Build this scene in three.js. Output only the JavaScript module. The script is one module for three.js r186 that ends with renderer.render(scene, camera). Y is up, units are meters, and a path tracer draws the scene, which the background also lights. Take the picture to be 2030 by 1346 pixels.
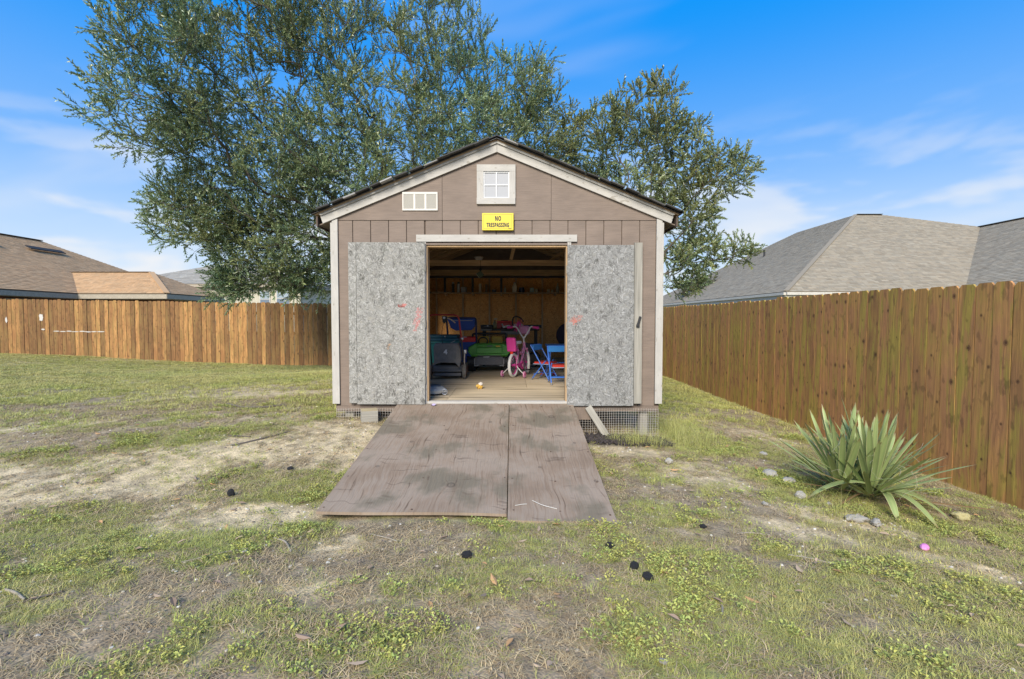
import * as THREE from 'three';
import { mergeGeometries } from 'three/addons/utils/BufferGeometryUtils.js';
import { RoundedBoxGeometry } from 'three/addons/geometries/RoundedBoxGeometry.js';

// ---------------------------------------------------------------- camera, sky, sun, exposure
const scene = new THREE.Scene();
const camera = new THREE.PerspectiveCamera(67.87, 1024 / 679, 0.05, 3000);
camera.position.set(0, 1.3, 0);
camera.rotation.x = -0.03998;
const renderer = new THREE.WebGLRenderer({ antialias: true });
renderer.toneMapping = THREE.LinearToneMapping;
renderer.toneMappingExposure = 1.2;
renderer.shadowMap.enabled = true;

// random numbers and noise
function rng(seed) { let a = seed >>> 0; return () => { a = (a + 0x6D2B79F5) | 0; let t = Math.imul(a ^ (a >>> 15), 1 | a); t = (t + Math.imul(t ^ (t >>> 7), 61 | t)) ^ t; return ((t ^ (t >>> 14)) >>> 0) / 4294967296; }; }
const R = rng(20240611);
const rr = (a, b) => a + (b - a) * R();
const clamp = (x, a = 0, b = 1) => Math.min(b, Math.max(a, x));
const ss = (a, b, x) => { const t = clamp((x - a) / (b - a)); return t * t * (3 - 2 * t); };
const mix = (a, b, t) => a + (b - a) * t;
function hash(ix, iy, s) { let h = Math.imul(ix, 374761393) ^ Math.imul(iy, 668265263) ^ Math.imul(s, 2246822519); h = Math.imul(h ^ (h >>> 13), 1274126177); h ^= h >>> 16; return (h >>> 0) / 4294967296; }
function vn(x, y, s = 0, px = 0, py = 0) {            // value noise, tiling with period px, py if given
  const x0 = Math.floor(x), y0 = Math.floor(y), fx = x - x0, fy = y - y0;
  const u = fx * fx * (3 - 2 * fx), v = fy * fy * (3 - 2 * fy);
  let xa = x0, xb = x0 + 1, ya = y0, yb = y0 + 1;
  if (px) { xa = ((xa % px) + px) % px; xb = ((xb % px) + px) % px; }
  if (py) { ya = ((ya % py) + py) % py; yb = ((yb % py) + py) % py; }
  return mix(mix(hash(xa, ya, s), hash(xb, ya, s), u), mix(hash(xa, yb, s), hash(xb, yb, s), u), v);
}
function fbm(x, y, o = 4, s = 0, px = 0, py = 0) { let a = 0.5, t = 0, n = 0; for (let k = 0; k < o; k++) { t += a * vn(x, y, s + k, px, py); n += a; a *= 0.5; x *= 2; y *= 2; px *= 2; py *= 2; } return t / n; }

const GX = new Float32Array(256), GY = new Float32Array(256); for (let i = 0; i < 256; i++) { GX[i] = Math.cos(i / 256 * 6.2832); GY[i] = Math.sin(i / 256 * 6.2832); }
function gi(ix, iy, s) { let h = Math.imul(ix, 374761393) ^ Math.imul(iy, 668265263) ^ Math.imul(s, 974634777); h = Math.imul(h ^ (h >>> 13), 1274126177); return (h >>> 15) & 255; }
function pn(x, y, s = 0) { // gradient noise, 0..1 round 0.5, without a grid to be seen
  const x0 = Math.floor(x), y0 = Math.floor(y), fx = x - x0, fy = y - y0, u = fx * fx * fx * (fx * (fx * 6 - 15) + 10), v = fy * fy * fy * (fy * (fy * 6 - 15) + 10);
  const a = gi(x0, y0, s), b = gi(x0 + 1, y0, s), c = gi(x0, y0 + 1, s), d = gi(x0 + 1, y0 + 1, s);
  const p = GX[a] * fx + GY[a] * fy, q = GX[b] * (fx - 1) + GY[b] * fy, r = GX[c] * fx + GY[c] * (fy - 1), t = GX[d] * (fx - 1) + GY[d] * (fy - 1), m = p + (q - p) * u, n = r + (t - r) * u;
  return 0.5 + 0.75 * (m + (n - m) * v);
}
function pf(x, y, o = 4, s = 0) { let a = 0.5, t = 0, n = 0; for (let k = 0; k < o; k++) { t += a * pn(x, y, s + k); n += a; a *= 0.55; const q = 1.6 * x + 1.2 * y; y = -1.2 * x + 1.6 * y; x = q; } return t / n; }
function ps(x, y, o = 3, s = 0) { let a = 0.5, t = 0, n = 0; for (let k = 0; k < o; k++) { t += a * pn(x, y, s + k); n += a; a *= 0.6; x = x * 2.03 + 7.7; y = y * 1.9 + 3.1; } return t / n; } // keeps its stretch

{ // blue sky with thin wind-drawn cloud, the same all the way round
  const W = 2048, H = 1024, d = new Float32Array(W * H * 4);
  for (let j = 0; j < H; j++) {
    const el = ((j + 0.5) / H - 0.5) * Math.PI, y = Math.sin(el), c = Math.cos(el);
    for (let i = 0; i < W; i++) {
      const az = ((i + 0.5) / W - 0.5) * 2 * Math.PI, x = c * Math.cos(az), z = c * Math.sin(az), at = (j * W + i) * 4;
      const e = Math.max(0, y);
      const t1 = ss(0, 0.30, e), t2 = ss(0.14, 0.52, e);
      let r = mix(mix(0.60, 0.23, t1), 0.006, t2), g = mix(mix(0.72, 0.46, t1), 0.265, t2), b = mix(mix(0.84, 0.84, t1), 0.81, t2);
      if (y > -0.02) {
        const k = 1 / (e + 0.16), X = x * k, Z = z * k;
        const w1 = fbm(X * 0.7 + 5, Z * 0.7, 3, 11), w2 = fbm(X * 0.7, Z * 0.7 + 9, 3, 17);
        const a = fbm(X * 0.55 + 2.2 * w1, Z * 1.9 + 1.6 * w2 - X * 0.5, 5, 3), bb = fbm(X * 1.6 + w2 * 2, Z * 2.6 + w1 * 2, 4, 29);
        let cl = ss(0.46, 0.76, a * 0.7 + bb * 0.3) * 0.5;
        cl += ss(0.47, 0.66, pf(az * 4 + 40, el * 20 + w1 * 3, 5, 51)) * ss(0.38, 0.08, e) * 0.85;     // low bank of cloud near the horizon
        cl = clamp(cl) * 0.92;
        r = mix(r, 0.73, cl); g = mix(g, 0.75, cl); b = mix(b, 0.78, cl);
      } else { const q = ss(-0.02, -0.2, y); r = mix(r, 0.20, q); g = mix(g, 0.18, q); b = mix(b, 0.13, q); }
      d[at] = r; d[at + 1] = g; d[at + 2] = b; d[at + 3] = 1;
    }
  }
  const sky = new THREE.DataTexture(d, W, H, THREE.RGBAFormat, THREE.FloatType);
  sky.mapping = THREE.EquirectangularReflectionMapping; sky.magFilter = THREE.LinearFilter; sky.minFilter = THREE.LinearFilter; sky.wrapS = THREE.RepeatWrapping; sky.needsUpdate = true;
  scene.background = sky; scene.environment = sky;
}
// hazy sun behind the camera, a little to the left; thin cloud makes its shadows very soft
const sun = new THREE.DirectionalLight(new THREE.Color().setRGB(1.0, 0.915, 0.775), 5.0);
sun.position.set(-6.5, 17.8, 20.5); sun.target.position.set(0, 0, -6);
sun.castShadow = true; sun.shadow.radius = 55; sun.shadow.mapSize.set(2048, 2048);
Object.assign(sun.shadow.camera, { left: -30, right: 30, top: 30, bottom: -30, near: 1, far: 90 });
scene.add(sun); scene.add(sun.target);

// ---------------------------------------------------------------- helpers
const V = (x, y, z) => new THREE.Vector3(x, y, z);
const taken = new Map();
function numbered(n) { const k = taken.get(n) || 0; taken.set(n, k + 1); return k ? n + '_' + String(k).padStart(3, '0') : n; }
function tag(o, label, category, group, kind) { if (label) o.userData.label = label; if (category) o.userData.category = category; if (group) o.userData.group = group; if (kind) o.userData.kind = kind; return o; }
function thing(name, label, category, p = [0, 0, 0], turn = 0, group) { const g = new THREE.Group(); g.name = numbered(name); g.position.set(...p); g.rotation.y = turn; scene.add(g); return tag(g, label, category, group); }
function part(name, geo, mat, parent, label) { if (Array.isArray(geo)) geo = merge(geo); const m = new THREE.Mesh(geo, mat); m.name = name; m.castShadow = m.receiveShadow = true; parent.add(m); if (label) m.userData.label = label; return m; }
function wpart(name, geo, mat, parent, label) {       // geometry given in world metres, parent unrotated
  if (Array.isArray(geo)) geo = merge(geo);
  let o = parent, x = 0, y = 0, z = 0; while (o && o !== scene) { x += o.position.x; y += o.position.y; z += o.position.z; o = o.parent; }
  geo.translate(-x, -y, -z); return part(name, geo, mat, parent, label);
}
function single(name, geo, mat, label, category, p = [0, 0, 0], turn = 0, group) { if (Array.isArray(geo)) geo = merge(geo); const m = new THREE.Mesh(geo, mat); m.name = numbered(name); m.castShadow = m.receiveShadow = true; m.position.set(...p); m.rotation.y = turn; scene.add(m); return tag(m, label, category, group); }
function merge(list) {
  list = list.map((g) => (g.index ? g.toNonIndexed() : g));
  const hasC = list.some((g) => g.attributes.color);
  for (const g of list) { for (const k of Object.keys(g.attributes)) if (!['position', 'normal', 'uv', 'color'].includes(k)) g.deleteAttribute(k); if (hasC && !g.attributes.color) { const n = g.attributes.position.count; g.setAttribute('color', new THREE.BufferAttribute(new Float32Array(n * 3).fill(1), 3)); } g.morphAttributes = {}; }
  return mergeGeometries(list, false);
}
// box between two corners, uv in metres with v along the grain axis
function bx(x0, x1, y0, y1, z0, z1, grain) {
  const w = x1 - x0, h = y1 - y0, d = z1 - z0, g = new THREE.BoxGeometry(w, h, d).toNonIndexed();
  const ax = grain ?? (w >= h && w >= d ? 0 : h >= d ? 1 : 2);
  gUV(g, ax); g.translate((x0 + x1) / 2, (y0 + y1) / 2, (z0 + z1) / 2); return g;
}
function gUV(g, ax, ou = R() * 3, ov = R() * 3) {
  const p = g.attributes.position, n = g.attributes.normal, uv = new Float32Array(p.count * 2);
  for (let i = 0; i < p.count; i++) {
    const c = [p.getX(i), p.getY(i), p.getZ(i)], m = [Math.abs(n.getX(i)), Math.abs(n.getY(i)), Math.abs(n.getZ(i))];
    const f = m[0] > m[1] && m[0] > m[2] ? 0 : m[1] > m[2] ? 1 : 2, rest = [0, 1, 2].filter((k) => k !== f);
    let v, u; if (rest.includes(ax)) { v = c[ax]; u = c[rest.find((k) => k !== ax)]; } else { u = c[rest[0]]; v = c[rest[1]]; }
    uv[2 * i] = u + ou; uv[2 * i + 1] = v + ov;
  }
  g.setAttribute('uv', new THREE.BufferAttribute(uv, 2)); return g;
}
function rbox(w, h, d, r, p = [0, 0, 0], rot) { const g = new RoundedBoxGeometry(w, h, d, 2, Math.min(r, w / 2.01, h / 2.01, d / 2.01)); if (rot) g.applyMatrix4(new THREE.Matrix4().makeRotationFromEuler(new THREE.Euler(...rot))); g.translate(...p); return g; }
function bar(a, b, r, r2 = r, seg = 10) { a = a.isVector3 ? a : V(...a); b = b.isVector3 ? b : V(...b); const d = b.clone().sub(a), L = d.length(); const g = new THREE.CylinderGeometry(r2, r, L, seg, 1); g.translate(0, L / 2, 0); g.applyQuaternion(new THREE.Quaternion().setFromUnitVectors(V(0, 1, 0), d.normalize())); g.translate(a.x, a.y, a.z); return g; }
function tube(pts, r, n = 24, seg = 8, closed = false, tension = 0.5) { const c = new THREE.CatmullRomCurve3(pts.map((p) => (p.isVector3 ? p : V(...p))), closed, 'catmullrom', tension); return new THREE.TubeGeometry(c, n, r, seg, closed); }
function plank(a, b, w, t, up = V(0, 0, 1)) {            // a board from a to b, w wide across up x dir, t thick along up
  const d = b.clone().sub(a), L = d.length(); d.normalize(); const side = d.clone().cross(up).normalize(), n = side.clone().cross(d);
  const g = new THREE.BoxGeometry(w, L, t).toNonIndexed(); gUV(g, 1);
  g.applyMatrix4(new THREE.Matrix4().makeBasis(side, d, n)); const m = a.clone().add(b).multiplyScalar(0.5); g.translate(m.x, m.y, m.z); return g;
}
function prism(pts, depth, bevel = 0) { const s = new THREE.Shape(pts.map((p) => new THREE.Vector2(p[0], p[1]))); return new THREE.ExtrudeGeometry(s, { depth, bevelEnabled: bevel > 0, bevelThickness: bevel, bevelSize: bevel, bevelSegments: 2, steps: 1 }); }
function paint(g, r, gr, b) { const n = g.attributes.position.count, c = new Float32Array(n * 3); for (let i = 0; i < n; i++) { c[3 * i] = r; c[3 * i + 1] = gr; c[3 * i + 2] = b; } g.setAttribute('color', new THREE.BufferAttribute(c, 3)); return g; }

// ---------------------------------------------------------------- textures
function tex(w, h, fn, srgb = true) {
  const d = new Uint8Array(w * h * 4);
  for (let j = 0; j < h; j++) for (let i = 0; i < w; i++) { const c = fn((i + 0.5) / w, (j + 0.5) / h), k = (j * w + i) * 4; d[k] = clamp(c[0]) * 255; d[k + 1] = clamp(c[1]) * 255; d[k + 2] = clamp(c[2]) * 255; d[k + 3] = 255; }
  const t = new THREE.DataTexture(d, w, h); t.wrapS = t.wrapT = THREE.RepeatWrapping; t.magFilter = THREE.LinearFilter; t.minFilter = THREE.LinearMipmapLinearFilter; t.generateMipmaps = true;
  if (srgb) t.colorSpace = THREE.SRGBColorSpace; t.needsUpdate = true; return t;
}
function again(t, ru, rv) { const c = t.clone(); c.repeat.set(ru, rv); c.needsUpdate = true; return c; }
const grey = (v) => [v, v, v];
const std = (o) => new THREE.MeshStandardMaterial(o);
const lin = (r, g, b) => new THREE.Color().setRGB(r, g, b);

// sawn timber, grain along v; one tile is one metre across and two along
const grainT = tex(512, 1024, (u, v) => {
  const w = fbm(u * 4, v * 3, 3, 5, 4, 3) * 0.5;
  const a = fbm((u + w * 0.06) * 48, v * 4, 3, 7, 48, 4), b = vn((u + w * 0.05) * 128, v * 12, 9, 128, 12), c = fbm(u * 5, v * 4, 3, 13, 5, 4);
  let k = 0.70 + 0.26 * a + 0.10 * b - 0.06 + 0.16 * (c - 0.5);
  return [k * 1.0, k * 0.985, k * 0.96];
});
const grain = again(grainT, 1, 0.5);
const grainBumpT = tex(512, 512, (u, v) => grey(0.6 * fbm(u * 56, v * 5, 3, 21, 56, 5) + 0.4 * vn(u * 160, v * 16, 23, 160, 16)), false);
// fine even grain for paint, plastic, rock
const speckT = tex(512, 512, (u, v) => grey(0.78 + 0.18 * fbm(u * 24, v * 24, 4, 31, 24, 24) + 0.12 * (vn(u * 200, v * 200, 33, 200, 200) - 0.5)));
const speckB = tex(512, 512, (u, v) => grey(0.6 * fbm(u * 40, v * 40, 4, 35, 40, 40) + 0.4 * vn(u * 220, v * 220, 37, 220, 220)), false);

const M = {};
M.lumber = std({ color: lin(0.78, 0.55, 0.31), map: grain, roughness: 0.8 });
M.lumberOld = std({ color: lin(0.60, 0.43, 0.26), map: grain, roughness: 0.85 });
M.greyWood = std({ color: lin(0.44, 0.43, 0.39), map: grain, roughness: 0.9, bumpMap: again(grainBumpT, 2, 1), bumpScale: 0.002 });
M.endWood = std({ color: lin(0.55, 0.46, 0.28), map: grain, roughness: 0.9 });
M.black = std({ color: lin(0.018, 0.018, 0.02), roughness: 0.5 });
M.rubber = std({ color: lin(0.022, 0.021, 0.021), roughness: 0.8 });
M.steel = std({ color: lin(0.55, 0.56, 0.58), roughness: 0.35, metalness: 0.9 });
M.plasticGrey = std({ color: lin(0.22, 0.22, 0.235), roughness: 0.6, map: speckT });
M.whitePaint = std({ color: lin(0.52, 0.51, 0.485), map: again(tex(512, 1024, (u, v) => { const g = fbm(u * 10, v * 10, 4, 61, 10, 10), s = vn(u * 90, v * 12, 63, 90, 12); const chip = ss(0.70, 0.78, fbm(u * 22, v * 16, 4, 66, 22, 16)) * 0.5; const k = 0.88 + 0.10 * g - 0.04 * s; return [mix(k, 0.66, chip), mix(k * 0.99, 0.63, chip), mix(k * 0.975, 0.58, chip)]; }), 1.4, 0.9), roughness: 0.7, bumpMap: again(grainBumpT, 3, 1.5), bumpScale: 0.0012 });

// ---------------------------------------------------------------- the ground
function G(x, z) {
  const d = -z, soft = (t) => (t <= 0 ? 0 : t < 0.8 ? t * t / 1.6 : t - 0.4);
  let y = -0.075 * Math.min(soft(x - 0.9), 3.6);
  const k = ss(3.0, 5.5, d) * (1 - ss(10, 14, d)), l = ss(1.3, -1.8, x) * (1 - 0.85 * ss(-2.6, -7, x));
  y += 0.2 * k * l + 0.2 * ss(-8, -17, x) * ss(8, 16, d) - 0.07 * ss(10, 14, d) * ss(-14, -6, x) * (1 - ss(-3, 1, x));
  const near = ss(60, 20, Math.hypot(x, z));
  y += near * (0.045 * (fbm(x * 0.8 + 7, z * 0.8, 3, 81) - 0.5) + 0.02 * (fbm(x * 3.7, z * 3.7, 3, 83) - 0.5));
  return y;
}
// bare sandy places: centre x, z, radii, turn
const SAND = [[-3.5, -3.9, 1.7, 0.55, -0.22], [-2.35, -4.45, 1.3, 0.46, -0.3], [-1.75, -4.9, 0.6, 0.35, -0.3], [-1.75, -5.2, 0.55, 0.3, -0.1], [-1.9, -3.25, 0.6, 0.22, -0.2], [-5.0, -4.2, 1.2, 0.3, -0.1], [-3.9, -7.6, 1.3, 0.35, 0.0],
  [1.55, -4.25, 0.45, 0.35, 0.3], [1.85, -3.15, 0.42, 0.2, 0.4], [2.3, -3.4, 0.5, 0.15, 0.5], [1.25, -5.0, 0.35, 0.3, 0.0], [2.6, -2.75, 0.4, 0.16, 0.4], [-1.0, -2.85, 0.35, 0.13, 0], [2.9, -6.2, 0.4, 0.7, 0.1], [-0.95, -2.35, 0.3, 0.12, 0.2], [-6.0, -5.6, 1.4, 0.2, -0.1]];
const GREEN = [[0.92, -3.35, 0.35, 0.25], [0.75, -2.85, 0.4, 0.3], [1.85, -5.7, 0.35, 0.5], [-0.1, -2.45, 0.4, 0.2], [-2.6, -3.0, 0.9, 0.25], [-2.9, -4.9, 1.0, 0.3], [2.2, -2.3, 0.8, 0.35], [0.9, -2.35, 0.5, 0.3], [-1.9, -6.2, 0.7, 0.3], [2.0, -8.5, 0.6, 1.2], [-1.55, -3.7, 0.22, 0.5], [-0.55, -1.95, 0.5, 0.2], [1.5, -1.95, 0.5, 0.2]];
const shadeOfPatch = new Map();
function sandAt(x, z) {
  let s = 0; const wob = (fbm(x * 2.2, z * 2.2, 3, 91) - 0.5) * 1.5;
  for (const [cx, cz, a, b, t] of SAND) { const c = Math.cos(t), q = Math.sin(t), dx = x - cx, dz = z - cz, u = (dx * c + dz * q) / a, v = (-dx * q + dz * c) / b; s = Math.max(s, 1 - ss(0.55, 1.35, Math.hypot(u, v) + wob)); }
  return clamp(s + 0.6 * ss(0.62, 0.76, fbm(x * 0.9 + 3, z * 1.5, 4, 95)) * ss(2.4, 3.2, -z));
}
function coverAt(x, z) {
  let g = 0; const d = -z;
  for (const [cx, cz, a, b] of GREEN) g = Math.max(g, 1 - ss(0.4, 1.3, Math.hypot((x - cx) / a, (z - cz) / b)));
  const n = fbm(x * 1.7, z * 2.1, 4, 99), m = fbm(x * 6, z * 6, 3, 103);
  let c = ss(0.42, 0.64, 0.6 * n + 0.4 * m) * 0.9 + 0.5 * g;
  c = mix(c, 0.55 + 0.5 * n, ss(7, 11, d));
  c *= 1 - 0.88 * sandAt(x, z);
  if (d > 5.2 && d < 6.6 && x > 0.6 && x < 1.75) c *= 0.3;
  return clamp(c);
}
{
  const line = (stops) => { const o = [stops[0][0]]; for (const [to, step] of stops.slice(1)) { let a = o[o.length - 1]; const n = Math.max(1, Math.round((to - a) / step)), st = (to - a) / n; for (let k = 1; k <= n; k++) o.push(a + st * k); } return o; };
  const xs = line([[-600], [-60, 90], [-20, 4], [-9, 0.5], [-5.5, 0.12], [5.2, 0.05], [8, 0.25], [30, 4], [60, 15], [600, 90]]);
  const zs = line([[-900], [-60, 120], [-20, 4], [-15, 0.4], [-9, 0.12], [-1.2, 0.05], [0.5, 0.1], [6, 0.5], [30, 4], [300, 60]]);
  const nx = xs.length, nz = zs.length, pos = new Float32Array(nx * nz * 3), col = new Float32Array(nx * nz * 3), uv = new Float32Array(nx * nz * 2), idx = [];
  for (let j = 0; j < nz; j++) for (let i = 0; i < nx; i++) {
    const k = j * nx + i, x = xs[i], z = zs[j]; pos[3 * k] = x; pos[3 * k + 1] = G(x, z); pos[3 * k + 2] = z; uv[2 * k] = x / 1.6; uv[2 * k + 1] = z / 1.6;
    const s = sandAt(x, z), c = coverAt(x, z), n = fbm(x * 5.3, z * 5.3, 4, 107), q = fbm(x * 1.1, z * 1.1, 3, 109);
    let r = mix(0.40, 0.52, q), g = mix(0.33, 0.425, q), b = mix(0.235, 0.295, q);                 // dead thatch and grey soil
    r = mix(r, 0.76, s * 0.95); g = mix(g, 0.645, s * 0.95); b = mix(b, 0.43, s * 0.95);            // pale sand
    const cg = ss(0.15, 0.8, c) * 0.75; r = mix(r, 0.30, cg); g = mix(g, 0.315, cg); b = mix(b, 0.115, cg); // moss and low runners
    const h = -z; if (x > 0.72 && x < 1.75 && h > 5.0 && h < 5.62) { const m = ss(0.36, 0.5, fbm(x * 4, z * 6, 3, 111)) * ss(5.0, 5.12, h) * ss(0.7, 0.85, x) * ss(1.75, 1.45, x) * 0.8; r = mix(r, 0.06, m); g = mix(g, 0.052, m); b = mix(b, 0.05, m); }  // dark mulch heap
    const f = 0.82 + 0.36 * n; col[3 * k] = r * f; col[3 * k + 1] = g * f; col[3 * k + 2] = b * f;
  }
  for (let j = 0; j < nz - 1; j++) for (let i = 0; i < nx - 1; i++) { const a = j * nx + i, b = a + 1, c = a + nx, d = c + 1; idx.push(a, c, b, b, c, d); }
  const g = new THREE.BufferGeometry(); g.setAttribute('position', new THREE.BufferAttribute(pos, 3)); g.setAttribute('color', new THREE.BufferAttribute(col, 3)); g.setAttribute('uv', new THREE.BufferAttribute(uv, 2)); g.setIndex(idx); g.computeVertexNormals();
  const dirt = tex(1024, 1024, (u, v) => {
    const a = fbm(u * 22, v * 22, 5, 121, 22, 22), p = vn(u * 260, v * 260, 127, 260, 260), st = vn(u * 90 + 6 * vn(u * 9, v * 9, 131, 9, 9), v * 240, 133, 96, 240);
    let k = 0.60 + 0.40 * a + 0.22 * (p - 0.5); const dark = ss(0.80, 0.92, vn(u * 120, v * 120, 137, 120, 120)); k *= 1 - 0.28 * dark; k += 0.10 * ss(0.75, 0.95, st);
    return [k, k * (0.985 - 0.02 * p), k * (0.96 - 0.05 * p)];
  });
  const dirtB = tex(1024, 1024, (u, v) => grey(0.55 * fbm(u * 26, v * 26, 5, 141, 26, 26) + 0.45 * vn(u * 210, v * 210, 143, 210, 210)), false);
  const m = new THREE.Mesh(g, std({ vertexColors: true, map: dirt, bumpMap: dirtB, bumpScale: 0.007, roughness: 0.95 }));
  m.name = 'ground'; m.receiveShadow = true; m.userData = { kind: 'structure', label: 'sandy yard with patchy grass' }; scene.add(m);
}
// ---------------------------------------------------------------- shingles: real tabs, clipped to a convex roof face
function clipPoly(p, k, lim, keepAbove) {
  const o = []; for (let i = 0; i < p.length; i++) { const a = p[i], b = p[(i + 1) % p.length], ia = keepAbove ? a[k] >= lim : a[k] <= lim, ib = keepAbove ? b[k] >= lim : b[k] <= lim; if (ia) o.push(a); if (ia !== ib) { const t = (lim - a[k]) / (b[k] - a[k]); o.push([a[0] + (b[0] - a[0]) * t, a[1] + (b[1] - a[1]) * t]); } } return o;
}
function shingles(poly, tone, { e = 0.145, w = 0.3, lift = 0.014, vary = 0.3, seed = 1, hue = 0.05 } = {}) {
  const r = rng(seed), n = poly[1].clone().sub(poly[0]).cross(poly[2].clone().sub(poly[0])).normalize(); if (n.y < 0) n.negate();
  const vd = V(0, 1, 0).addScaledVector(n, -n.y).normalize(), ud = vd.clone().cross(n).normalize(), o = poly[0];
  const flat = poly.map((p) => { const q = p.clone().sub(o); return [q.dot(ud), q.dot(vd)]; });
  const v0 = Math.min(...flat.map((p) => p[1])), v1 = Math.max(...flat.map((p) => p[1])), pos = [], nor = [], col = [];
  const put = (u, v, l) => o.clone().addScaledVector(ud, u).addScaledVector(vd, v).addScaledVector(n, l);
  const tri = (a, b, c, t) => { const m = b.clone().sub(a).cross(c.clone().sub(a)).normalize(); for (const p of [a, b, c]) { pos.push(p.x, p.y, p.z); nor.push(m.x, m.y, m.z); col.push(...t); } };
  for (let k = 0, v = v0; v < v1; k++, v += e) {
    const row = clipPoly(clipPoly(flat, 1, v, true), 1, v + e, false); if (row.length < 3) continue;
    const u0 = Math.min(...row.map((p) => p[0])), u1 = Math.max(...row.map((p) => p[0])); let u = u0 - r() * w;
    while (u < u1) {
      const ww = w * (0.55 + 0.9 * r()), tab = clipPoly(clipPoly(row, 0, u, true), 0, u + ww - 0.004, false); u += ww; if (tab.length < 3) continue;
      const f = 1 + vary * (r() - 0.5) * 2 * (r() < 0.3 ? 1 : 0.55), h = (r() - 0.5) * hue, t = [tone[0] * f * (1 + h), tone[1] * f, tone[2] * f * (1 - h)], th = lift * (0.75 + 0.5 * r());
      const up = tab.map((p) => put(p[0], p[1], 0.004 + th * (1 - (p[1] - v) / e)));
      let ar = 0; for (let i = 0; i < tab.length; i++) { const a = tab[i], b = tab[(i + 1) % tab.length]; ar += a[0] * b[1] - b[0] * a[1]; } if (ar < 0) { up.reverse(); tab.reverse(); }
      for (let i = 1; i < up.length - 1; i++) tri(up[0], up[i], up[i + 1], t);
      for (let i = 0; i < tab.length; i++) { const j = (i + 1) % tab.length; if (Math.abs(tab[i][1] - v) < 1e-5 && Math.abs(tab[j][1] - v) < 1e-5) { const a = up[i], b = up[j], c = put(tab[j][0], v, 0), d = put(tab[i][0], v, 0); tri(a, d, c, t); tri(a, c, b, t); } }
    }
  }
  const g = new THREE.BufferGeometry(); g.setAttribute('position', new THREE.Float32BufferAttribute(pos, 3)); g.setAttribute('normal', new THREE.Float32BufferAttribute(nor, 3)); g.setAttribute('uv', new THREE.Float32BufferAttribute(new Float32Array(pos.length / 3 * 2), 2)); g.setAttribute('color', new THREE.Float32BufferAttribute(col, 3)); return g;
}
function sheet(poly, t = 0.02) { // a flat convex slab under the given top outline
  const n = poly[1].clone().sub(poly[0]).cross(poly[2].clone().sub(poly[0])).normalize(); if (n.y < 0) n.negate(); const pos = [], lo = poly.map((p) => p.clone().addScaledVector(n, -t));
  const tri = (a, b, c) => pos.push(a.x, a.y, a.z, b.x, b.y, b.z, c.x, c.y, c.z);
  for (let i = 1; i < poly.length - 1; i++) { tri(poly[0], poly[i], poly[i + 1]); tri(lo[0], lo[i + 1], lo[i]); }
  for (let i = 0; i < poly.length; i++) { const j = (i + 1) % poly.length; tri(poly[i], lo[i], lo[j]); tri(poly[i], lo[j], poly[j]); }
  const g = new THREE.BufferGeometry(); g.setAttribute('position', new THREE.Float32BufferAttribute(pos, 3)); g.computeVertexNormals(); g.setAttribute('uv', new THREE.Float32BufferAttribute(new Float32Array(pos.length / 3 * 2), 2)); return g;
}
M.shingle = std({ vertexColors: true, roughness: 0.95 });

// ---------------------------------------------------------------- wooden fences
function boardAtlas(seed, base, alt, algae, amount, knotty) { // eight boards side by side
  const r = rng(seed), B = []; for (let k = 0; k < 8; k++) { const kn = []; const n = 4 + Math.floor(r() * 4 * knotty); for (let i = 0; i < n; i++) kn.push([0.1 + 0.8 * r(), (i + r()) / n, 0.03 + 0.07 * r() * r() + 0.012]); B.push({ t: 0.76 + 0.42 * r(), m: r(), kn, a: r() }); }
  return tex(768, 1280, (U, v) => {
    const k = Math.min(7, Math.floor(U * 8)), u = U * 8 - k, b = B[k], Y = v * 22; let du = 0, dark = 0, ring = 0;      // u and Y in board widths
    for (const [ku, kv, kr] of b.kn) { const dx = u - ku, dy = (Y - kv * 22) * 0.75, d = Math.hypot(dx, dy) / kr; if (d < 7) { const f = Math.exp(-d * d / 6); du += f * 0.9 * kr * (dx < 0 ? -1 : 1); dark = Math.max(dark, 1 - ss(0.55, 1.15, d)); ring = Math.max(ring, Math.exp(-Math.pow((d - 1.25) * 2.2, 2)) * 0.8 + f * 0.35 * (0.5 + 0.5 * Math.sin(d * 6))); } }
    const w = pf(u * 0.9 + k * 9, Y * 0.18, 3, seed + 1), U2 = u + du + (w - 0.5) * 0.55, g1 = ps(U2 * 7 + k * 31, Y * 0.22, 4, seed + 2), g2 = ps(U2 * 30 + k * 77, Y * 0.7, 2, seed + 3), cath = 0.5 + 0.5 * Math.sin((U2 * 5 + 1.5 * pf(u * 0.8 + k * 3, Y * 0.12, 2, seed + 8)) * 6.28), patch = pf(u * 0.8 + k * 13, Y * 0.28, 4, seed + 4);
    const t = b.t * (0.72 + 0.36 * g1 + 0.16 * (g2 - 0.5) + 0.07 * cath + 0.10) * (1 - 0.30 * ring), q = clamp(ss(0.36, 0.66, patch) * 0.8 + (b.m - 0.5) * 0.5);
    let c = [mix(base[0], alt[0], q) * t, mix(base[1], alt[1], q) * t, mix(base[2], alt[2], q) * t];
    const al = amount * ss(0.46, 0.66, pf(u * 1.5 + k * 19, Y * 0.30, 4, seed + 5) * 0.62 + ps(U2 * 4 + k * 5, Y * 0.16, 3, seed + 7) * 0.38 + (b.a - 0.5) * 0.14);
    c = c.map((x, i) => mix(x, algae[i] * (0.72 + 0.5 * g1), al));
    const grime = ss(0.56, 0.70, pf(u * 2.4 + k * 23, Y * 0.9, 4, seed + 11)) * 0.22 * (0.5 + g2 * 0.5); c = c.map((x) => x * (1 - grime));
    return c.map((x, i) => mix(x, [0.28, 0.165, 0.095][i], dark * 0.75));
  });
}
const fenceBump = again(grainBumpT, 8, 2);
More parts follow.
